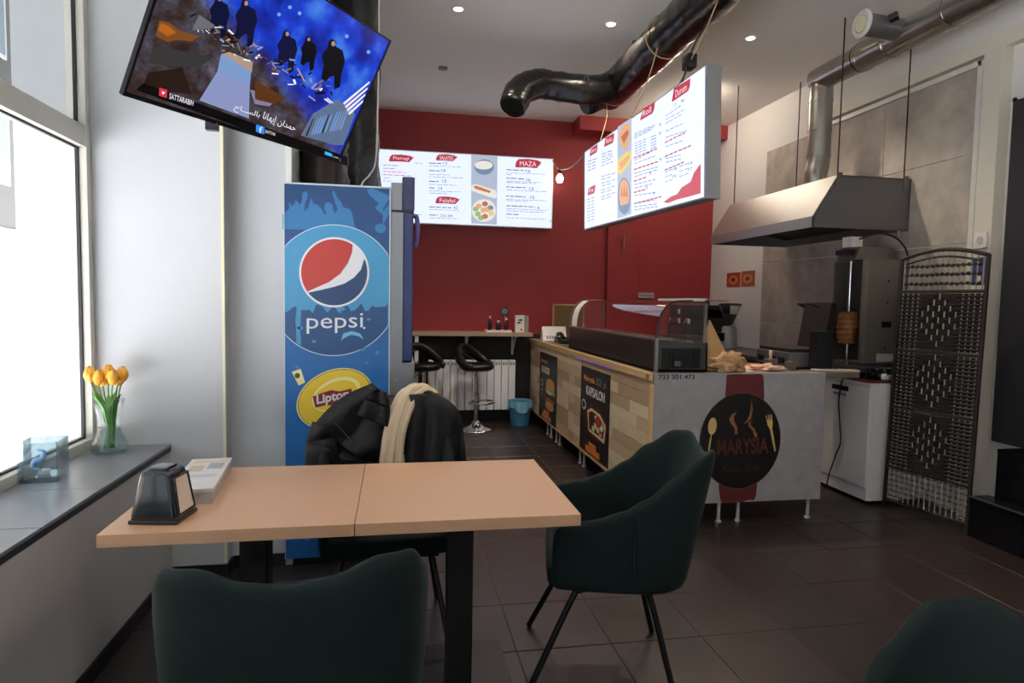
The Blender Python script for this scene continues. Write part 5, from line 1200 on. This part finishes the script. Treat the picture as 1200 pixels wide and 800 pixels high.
obj('beans', MB().lathe([(.03, .255), (.041, .29), (.075, .365), (.01, .37)], n=20), mat('coffee_beans', '#3a241a', .5, bump=.6, bscale=60), gn, smooth=True, local=True)
obj('hopper_lid', MB().lathe([(.117, .458), (.118, .475), (.09, .482), (.02, .484)], n=24), M_black, gn, smooth=True, local=True)
obj('doser', MB().cbox(-.16, -.07, -.04, .04, .08, .17, .01), M_blackpl, gn, smooth=True, local=True)
# contact grill, its front towards the aisle
gl_ = thing('contact_grill', 'steel contact grill with two black knobs, ridged lid standing open', 'grill', (2.8, 4.12, .972))
gx0, gx1, gy0, gy1 = 2.64, 2.98, 3.93, 4.33
obj('grill_body', MB().cbox(gx0, gx1, gy0, gy1, .985, 1.085, .006), M_steel_d, gl_)
obj('hot_plate', MB().cbox(gx0+.015, gx1-.02, gy0+.015, gy1-.015, 1.085, 1.11, .004), mat('plate_black_iron', '#191412', .5), gl_)
for y in (gy0+.07, gy1-.08):
    obj('knob', MB().cyl((gx0-.022, y, 1.03), (gx0, y, 1.03), .024, 16), M_blackpl, gl_, smooth=True)
obj('badge', MB().box(gx0-.002, gx0, 4.08, 4.17, 1.01, 1.05), M_black, gl_)
lidm = MB().box(0, .045, gy0+.10, gy1-.005, 0, .33)
lidm.xform(Matrix.Translation((gx1-.012, 0, 1.105)) @ Matrix.Rotation(math.radians(9), 4, 'Y'))
ld_ = obj('lid', lidm, mat('lid_dark_brown', '#1f1613', .5), gl_)
obj('lid_handle', MB().tube([(gx1-.02, gy0+.16, 1.40), (gx1-.07, gy0+.16, 1.42), (gx1-.07, gy1-.08, 1.42), (gx1-.02, gy1-.08, 1.40)], .009, 8), M_black, ld_, smooth='full')
for x in (gx0+.03, gx1-.03):
    for y in (gy0+.03, gy1-.03): obj('foot', MB().cyl((x, y, .972), (x, y, .986), .014, 10), M_black, gl_)
tag(obj('black_canister', MB().cbox(2.775, 2.90, 3.83, 3.91, .973, 1.235, .006), M_blackpl), 'plain black box standing by the raised grill lid', 'box')
kh = thing('knife_holder', 'little steel holder with a wooden-handled spatula before the contact grill', 'utensil holder', (2.52, 3.96, .972))
obj('holder_cup', MB().cbox(2.485, 2.555, 3.93, 3.99, .972, 1.04, .004), M_steel_d, kh)
obj('spatula_handle', MB().tube([(2.52, 3.96, 1.0), (2.525, 3.965, 1.10)], [.008, .012], 8), mat('handle_wood', '#b7a287', .6), kh, smooth='full')
tag(obj('small_carton', MB().cbox(2.60, 2.635, 3.84, 3.92, .973, 1.03, .003), mat('carton_olive', '#5f574a', .6)), 'small olive-brown carton under the contact grill knobs', 'carton')
# paper cone, crumpled bag and orange wrapper on the counter end
cb = thing('paper_cone', 'tall kraft paper cone standing beside the display case', 'paper bag', (2.06, 3.87, .972))
obj('cone_sheet', MB().grid(lambda u, v: (2.085+(.004+.12*(1-v))*math.cos(2*PI*u)-.06*v, 3.89+(.004+.085*(1-v))*math.sin(2*PI*u), .975+.325*v), 22, 10, wrap_u=True), M_kraft, cb, smooth='full', fixn=False)
cr = thing('crumpled_bag', 'crumpled brown paper bag lying on the counter end', 'paper bag', (2.11, 3.78, .972))
def crump(cx, cy, cz, rx, ry, rz, sd, amp=.35):
    b_ = bmesh.new(); bmesh.ops.create_icosphere(b_, subdivisions=4, radius=1)
    for v in b_.verts:
        n1 = noise.noise(v.co*2.1+Vector((sd, 0, 0))); n2 = abs(noise.noise(v.co*4.2+Vector((0, sd, 0))))
        k = 1+amp*n1-amp*.9*n2; c = v.co*k
        v.co = (cx+c.x*rx, cy+c.y*ry, max(cz+.001, cz+rz*.7+c.z*rz))
    b_.verts.index_update(); m_ = MB().add([v.co[:] for v in b_.verts], [[v.index for v in f.verts] for f in b_.faces]); b_.free(); return m_
obj('bag_paper', crump(2.10, 3.770, .973, .125, .028, .075, 3, .55), M_kraft, cr, smooth='full')
ow = thing('orange_wrapper', 'orange and white plastic wrapper lying flat on the counter end', 'wrapper', (2.38, 3.84, .972))
obj('wrapper_sheet', crump(2.40, 3.83, .973, .13, .06, .028, 8, .6), mat('wrapper_orange', '#d8693c', .35, col2='#e6d8c4', vscale=9), ow, smooth='full')
tag(obj('greaseproof_sheet', MB().grid(lambda u, v: (2.16+u*.20, 3.76+v*.13, .9755+.006*abs(noise.noise(Vector((u*5, v*5, 1))))), 12, 8), M_paper), 'sheet of white greaseproof paper beside the orange wrapper', 'paper')
tb = thing('chopping_board', 'thin pale chopping board lying aslant near the grill', 'board', (2.93, 3.80, .973))
obj('board_slab', MB().cbox(-.15, .15, -.035, .035, .0, .012, .002).xform(Matrix.Translation((2.89, 3.79, .974)) @ Matrix.Rotation(-.15, 4, 'Z')), mat('board_pale', '#b8ada0', .6), tb)
# items at the far end of the counter
cl = thing('desk_calendar', 'white tent-shaped desk calendar at the far end of the counter', 'calendar', (1.72, 6.95, .973))
obj('tent', MB().prism([(1.60, 6.85, .974), (1.60, 7.0, .974), (1.60, 6.925, 1.13)], (.27, 0, 0)), M_paper, cl)
for k in range(7):
    obj('date_block', MB().add([(1.64+k*.03, 6.86+.004*1.0, 1.0-.004), (1.66+k*.03, 6.864, .996), (1.66+k*.03, 6.877, 1.028), (1.64+k*.03, 6.877, 1.028)], [(0, 1, 2, 3)]).xform(Matrix.Translation((0, -.0035, 0))), mat('date_grey', '#8d8684', .6), cl)
tm = thing('card_terminal', 'black corded till telephone lying on the far counter end', 'telephone', (1.78, 6.55, .973))
obj('base', MB().prism([(1.68, 6.45, .974), (1.68, 6.68, .974), (1.68, 6.68, 1.03), (1.68, 6.45, .995)], (.2, 0, 0)), M_blackpl, tm)
obj('handset', MB().tube(catmull([(1.72, 6.45, 1.035), (1.72, 6.52, 1.06), (1.72, 6.60, 1.065), (1.72, 6.68, 1.055)], 5), .022, 10), M_blackpl, tm, smooth='full')
obj('cord', MB().tube(catmull([(1.70, 6.42, .985), (1.66, 6.36, .982), (1.70, 6.30, .982), (1.76, 6.27, .982)], 6), .006, 6), M_blackpl, tm, smooth='full')
fr_ = thing('framed_board', 'small brown notice board in a thin wooden frame on the counter', 'board', (1.86, 7.0, .973))
f0, f1 = on_y(648, 356, 7.05), on_y(684, 397, 7.05)
obj('board', MB().box(f0.x+.015, f1.x-.015, 7.06, 7.07, .99, f0.z-.015), mat('board_olive', '#6b5236', .7), fr_)
obj('frame', MB().cbox(f0.x, f0.x+.018, 7.05, 7.08, .973, f0.z, .003).cbox(f1.x-.018, f1.x, 7.05, 7.08, .973, f0.z, .003).cbox(f0.x, f1.x, 7.05, 7.08, f0.z-.018, f0.z, .003).cbox(f0.x, f1.x, 7.05, 7.08, .973, .991, .003), mat('frame_oak', '#b08a5c', .5), fr_)
wbx = thing('wall_box', 'small pale grey box fixed to the red wall above the display case', 'box', (2.965, 7.33, 1.5))
obj('box_body', MB().cbox(2.868, 3.063, 7.29, YB, 1.47, 1.535, .005), mat('box_pale_grey', '#b5b0a8', .5), wbx)
obj('box_slot', MB().box(2.88, 3.05, 7.288, 7.29, 1.497, 1.503), M_blackpl, wbx)
cz = thing('crucifix', 'small brass crucifix on the red wall', 'crucifix', (2.655, YB-.055, 2.1))
cc_ = on_y(731, 284, YB-.06)
obj('cross', MB().cbox(cc_.x-.009, cc_.x+.009, YB-.068, YB-.05, cc_.z-.12, cc_.z+.10, .002).cbox(cc_.x-.05, cc_.x+.05, YB-.068, YB-.05, cc_.z+.03, cc_.z+.045, .002), mat('brass_dull', '#9c7048', .4, metal=.6), cz)
obj('figure', MB().tube([(cc_.x, YB-.072, cc_.z-.06), (cc_.x, YB-.074, cc_.z), (cc_.x, YB-.072, cc_.z+.05)], [.004, .009, .007], 8), mat('brass_pale', '#c2a07a', .4, metal=.5), cz)
# food pictures on the white wall
for (a, b_, lb, cs) in (((852, 320), (867, 336), 'small square food photo on the white wall, showing a round orange dish', ('#a8432a', '#d8854e', '#7a2d1e')), ((869, 318), (884, 335), 'small square food photo on the white wall, showing striped grilled pieces', ('#9c5230', '#c98a58', '#6b3a22'))):
    p, q_ = on_x(*a, XR-.004), on_x(*b_, XR-.004)
    t = thing('food_picture', lb, 'picture', (XR, (p.y+q_.y)/2, (p.z+q_.z)/2), 0, 'food pictures on the white wall')
    y0, y1, z0, z1 = min(p.y, q_.y), max(p.y, q_.y), min(p.z, q_.z), max(p.z, q_.z)
    obj('sheet', MB().box(XR-.005, XR, y0, y1, z0, z1), mat('pic_'+cs[0][1:], cs[0], .5, var=.3, vscale=25), t)
    n = 20
    obj('print', MB().add([(XR-.006, (y0+y1)/2+.1*math.cos(2*PI*k/n), (z0+z1)/2+.05*math.sin(2*PI*k/n)) for k in range(n)], [tuple(range(n))]), mat('pic_'+cs[1][1:], cs[1], .5), t)
    obj('print', MB().add([(XR-.007, (y0+y1)/2+.05*math.cos(2*PI*k/n), (z0+z1)/2+.025*math.sin(2*PI*k/n)) for k in range(n)], [tuple(range(n))]), mat('pic_'+cs[2][1:], cs[2], .5), t)

# ------------------------------------------------------------------ dishwasher and kebab grill
dw = thing('dishwasher', 'white free-standing dishwasher with a black cable over its door', 'dishwasher', (3.5, 4.23, 0))
dx0, dy0, dy1 = 3.275, 3.925, 4.525
obj('cabinet', MB().cbox(dx0+.03, XR-.03, dy0, dy1, .03, .845, .004), M_white_app, dw)
dd = obj('door', MB().cbox(dx0, dx0+.032, dy0+.003, dy1-.003, .12, .845, .012), M_white_app, dw, smooth=True)
obj('kick_plate', MB().cbox(dx0+.015, dx0+.045, dy0+.003, dy1-.003, .03, .115, .004), M_white_app, dw)
obj('handle_recess', MB().box(dx0-.001, dx0+.01, 4.14, 4.32, .785, .82), M_black, dd)
obj('display', MB().box(dx0-.0015, dx0+.01, 4.16, 4.30, .745, .765), mat('display_grey', '#83858a', .4), dd)
obj('top', MB().cbox(dx0-.005, XR-.02, dy0-.004, dy1+.004, .845, .868, .004), M_white_app, dw)
for x in (dx0+.07, XR-.09):
    for y in (dy0+.05, dy1-.05): obj('foot', MB().cyl((x, y, 0), (x, y, .032), .018, 10), M_black, dw)
tag(obj('power_cable', MB().tube(catmull([(3.38, 4.22, .895), (3.30, 4.21, .885), (3.262, 4.20, .84), (3.262, 4.22, .70), (3.262, 4.20, .55), (3.262, 4.18, .40), (3.262, 4.22, .30), (3.262, 4.29, .12), (3.268, 4.32, .02), (3.30, 4.40, .008)], 8), .005, 6), M_black), 'thin black cable hanging down the dishwasher door', 'cable')
tag(obj('red_tray', MB().cbox(3.30, 3.74, 3.95, 4.45, .869, .885, .004), mat('tray_dark_red', '#5a2320', .4)), 'dark red tray lying on the dishwasher under the kebab grill', 'tray')
kb = thing('kebab_grill', 'upright steel doner kebab grill with side shields and a spit', 'kebab grill', (3.55, 4.32, .886))
obj('drip_tray', MB().cbox(3.36, 3.76, 4.08, 4.50, .93, .965, .006), M_steel_d, kb)
for x in (3.40, 3.72):
    for y in (4.12, 4.46): obj('foot', MB().cyl((x, y, .885), (x, y, .932), .014, 10), M_black, kb)
obj('burner_housing', MB().cbox(3.64, 3.78, 4.22, 4.50, .965, 1.76, .008), M_steel_d, kb)
obj('burner_mesh', MB().box(3.632, 3.642, 4.26, 4.46, 1.05, 1.70), mat('burner_dark', '#1c1715', .7), kb)
for k in range(3): obj('burner_frame', MB().box(3.625, 3.634, 4.25, 4.47, 1.05+k*.215, 1.065+k*.215), M_steel_d, kb)
M_shield = mat('shield_steel', '#8f8b88', .38, metal=.85)
s_near = MB().box(3.425, 3.745, 4.185, 4.20, .985, 1.755); obj('side_shield', s_near, M_shield, kb)
obj('shield_edge', MB().cbox(3.395, 3.43, 4.18, 4.21, .985, 1.755, .004), M_steel, kb)
obj('side_shield', MB().prism([(3.40, 4.52, .985), (3.66, 4.50, .985), (3.66, 4.50, 1.755), (3.40, 4.52, 1.755)], (0, .012, 0)), M_shield, kb)
for z, r in ((1.60, .008), (1.44, .007), (1.10, .007)): obj('rivet_hole', MB().cyl((3.60, 4.182, z), (3.60, 4.186, z), r, 10), M_black, kb)
obj('grip_hole', MB().cbox(3.56, 3.64, 4.180, 4.186, 1.255, 1.30, .003), M_black, kb)
obj('rating_label', MB().box(3.53, 3.68, 4.1825, 4.1855, 1.0, 1.06), mat('label_pale', '#a9a49c', .5), kb)
SX, SY = 3.45, 4.40
obj('top_arm', MB().cbox(3.36, 3.74, 4.33, 4.47, 1.80, 1.84, .006), M_black, kb)
obj('hood_plate', MB().prism([(3.40, 4.30, 1.76), (3.76, 4.30, 1.76), (3.70, 4.30, 1.86), (3.44, 4.30, 1.86)], (0, .2, 0)), M_shield, kb)
obj('motor', MB().cbox(3.40, 3.50, 4.35, 4.45, 1.86, 1.94, .008), M_white_pl, kb)
obj('spit', MB().cyl((SX, SY, .96), (SX, SY, 1.86), .011, 12), M_chrome, kb, smooth=True)
def meat(u, v):
    a = 2*PI*u; z = 1.115+.255*v; r = .068*(.72+.42*math.sin(PI*(.12+.72*v)))*(1+.05*math.sin(v*40))
    r += .012*noise.noise(Vector((math.cos(a)*3, math.sin(a)*3, v*16)))
    if v < .01 or v > .99: r *= .35
    return (SX+r*math.cos(a), SY+r*math.sin(a), z)
obj('kebab_meat', MB().grid(meat, 30, 26, wrap_u=True), mat('roast_meat', '#b87a3c', .5, col2='#6a3a1a', vscale=14, bump=.5, bscale=60), kb, smooth='full')
tag(obj('motor_cable', MB().tube(catmull([(3.46, 4.34, 1.92), (3.56, 4.26, 1.955), (3.66, 4.22, 1.93), (3.74, 4.21, 1.86), (3.79, 4.22, 1.78)], 6), .007, 6), M_black), 'black cable arching from the kebab grill motor to the wall', 'cable')
bh = thing('cable_heap', 'tangled black cables heaped on the dishwasher before the kebab grill', 'cable', (3.40, 4.08, .886))
for k in range(4):
    pts = [(3.34+.18*random.random(), 3.97+.10*random.random(), .900+.06*random.random()) for _ in range(8)]
    obj('cable_loop', MB().tube(catmull(pts, 5), .012, 6), M_black, bh, smooth='full')
tag(obj('white_cup', MB().lathe([(.025, 0), (.03, .003), (.04, .04), (.037, .04), (.027, .005)], (3.52, 3.99, .886), 18), M_white_pl), 'small white plastic cup on the dishwasher', 'cup')
tag(obj('cloth', crump(3.43, 3.975, .886, .03, .022, .028, 5, .5), M_paper, smooth='full'), 'crumpled white cloth next to the tangled cables on the dishwasher', 'cloth')
tag(obj('pastry_dish', MB().lathe([(.04, 0), (.065, .012), (.066, .018), (.045, .012), (.01, .01)], (3.64, 4.02, .886), 22), mat('dish_cream', '#b79f84', .5), smooth=True), 'shallow cream dish on the dishwasher beside the woven screen', 'dish')

# ------------------------------------------------------------------ woven room divider
SA, SB = Vector((3.385, 3.865, 0)), Vector((3.50, 3.315, 0))
lean = Vector((.055, .018, 0))/1.75
M_rod = mat('screen_frame_brown', '#2a2320', .55); M_weave = mat('woven_strand_dark', '#1a1513', .75, var=.3, vscale=30); M_stitch = mat('screen_rod_pale', '#a09689', .6)
sn = thing('woven_screen', 'tall dark woven room divider with an arched top', 'room divider', tuple((SA+SB)/2))
Ud = (SB-SA).normalized(); SWd = (SB-SA).length; Nn = Vector((-Ud.y, Ud.x, 0)); Nn = Nn if Nn.x < 0 else -Nn
def sp_(u, z, d=0): return SA+Ud*(u*SWd)+lean*z+Vector((0, 0, z))+Nn*d
def arch(u, base=1.735): return base+.052*math.sin(PI*u)
for u in (0, 1): obj('post', MB().tube([sp_(u, 0), sp_(u, .9), sp_(u, 1.74)], .0125, 4, up=tuple(Nn+Ud)), M_rod, sn)
obj('arch_rail', MB().tube([sp_(k/16, arch(k/16)) for k in range(17)], .013, 6), M_rod, sn, smooth='full')
obj('arch_rail', MB().tube([sp_(k/16, arch(k/16, 1.69)-.0) for k in range(1, 16)], .007, 6), M_rod, sn, smooth='full')
ZB = [.067, .30, .72, 1.115, 1.515]
for z in ZB: obj('cross_bar', MB().tube([sp_(0, z), sp_(.5, z), sp_(1, z)], .011, 6), M_rod, sn)
NC = 15
rods = MB()
for c in range(NC):
    u = (c+.7)/(NC+.4); obj('upright_rod', MB().tube([sp_(u, ZB[0]), sp_(u, .9), sp_(u, arch(u)-.01)], .0048, 5), M_stitch, sn)
wv = MB()
for sct in range(1, 4):
    z0, z1 = ZB[sct]+.014, ZB[sct+1]-.014; nrw = int((z1-z0)/.0125)
    for r_ in range(nrw):
        z = z0+(r_+.5)*(z1-z0)/nrw; pth = []
        for c in range(-1, NC+1):
            u = min(1.0, max(0, (c+.7)/(NC+.4)))
            cc2 = c-NC//2; rr = r_-nrw//2
            dia = abs(cc2)*3+abs(rr) < 15 and ((rr+cc2*3) % 6) < 4 and (c % 2 == 0 or True)
            s_ = -1 if r_ % 2 == 0 else 1
            if abs(cc2) <= 3: s_ = -1 if (abs(cc2)*3+abs(rr) < 15 and ((rr+(3 if cc2 % 2 else 0)) % 6) < 3) else 1
            pth.append(sp_(u, z, (.0085 if s_ > 0 else .0075)*s_ if 0 <= c < NC else 0))
        wv.tube(pth, .0066, 4, flat=(1.0, .55))
obj('weave', wv, M_weave, sn, kind='stuff', fixn=False)
lc = MB()
for k in range(6):
    z = ZB[0]+.035+k*.036
    lc.tube([sp_((c+.2)/(NC+.4), z, .006*(1 if (c+k) % 2 else -1)) for c in range(NC+1)], .004, 4)
obj('lattice', lc, M_rod, sn, kind='stuff')
kn = MB()
for k, z in enumerate((1.565, 1.625, 1.682)):
    P_ = []; Rr = []
    for i in range(61):
        u = .05+.9*i/60; P_.append(sp_(u, z+.003*math.sin(i*1.3), 0)); Rr.append(.005+.0085*abs(math.sin(i*PI/4)))
    kn.tube(P_, Rr, 6)
obj('knotted_strand', kn, M_rod, sn, kind='stuff')
# wall fittings by the screen
sk_ = thing('wall_socket', 'white double wall socket on the post behind the woven screen', 'socket', (XR-.09, 3.56, 1.85))
obj('plate', MB().cbox(XR-.097, XR-.085, 3.52, 3.61, 1.80, 1.90, .003), M_white_pl, sk_)
obj('outlet', MB().cyl((XR-.099, 3.565, 1.85), (XR-.096, 3.565, 1.85), .025, 16), mat('outlet_grey', '#b9b5ac', .5), sk_)
bl = thing('blue_label', 'small blue and white sticker on the wall behind the woven screen', 'sticker', (XR-.09, 3.56, 1.6))
obj('sheet', MB().box(XR-.088, XR-.085, 3.515, 3.615, 1.56, 1.74), mat('label_blue', '#2f4a7c', .5), bl)
obj('print', MB().box(XR-.089, XR-.088, 3.55, 3.58, 1.57, 1.62), M_white_print, bl)
for y, lb in ((3.645, 'thin cream cable on the wall touching the white post'), (3.655, 'thin cream cable on the wall beside the cladding frame')): tag(obj('conduit', MB().tube([(XR-.02, y, .3), (XR-.02, y+.006*math.sin(3), 1.5), (XR-.02, y, 3.06)], .005, 6), mat('conduit_cream', '#c9c2ae', .5)), lb, 'cable', 'cables beside the post')
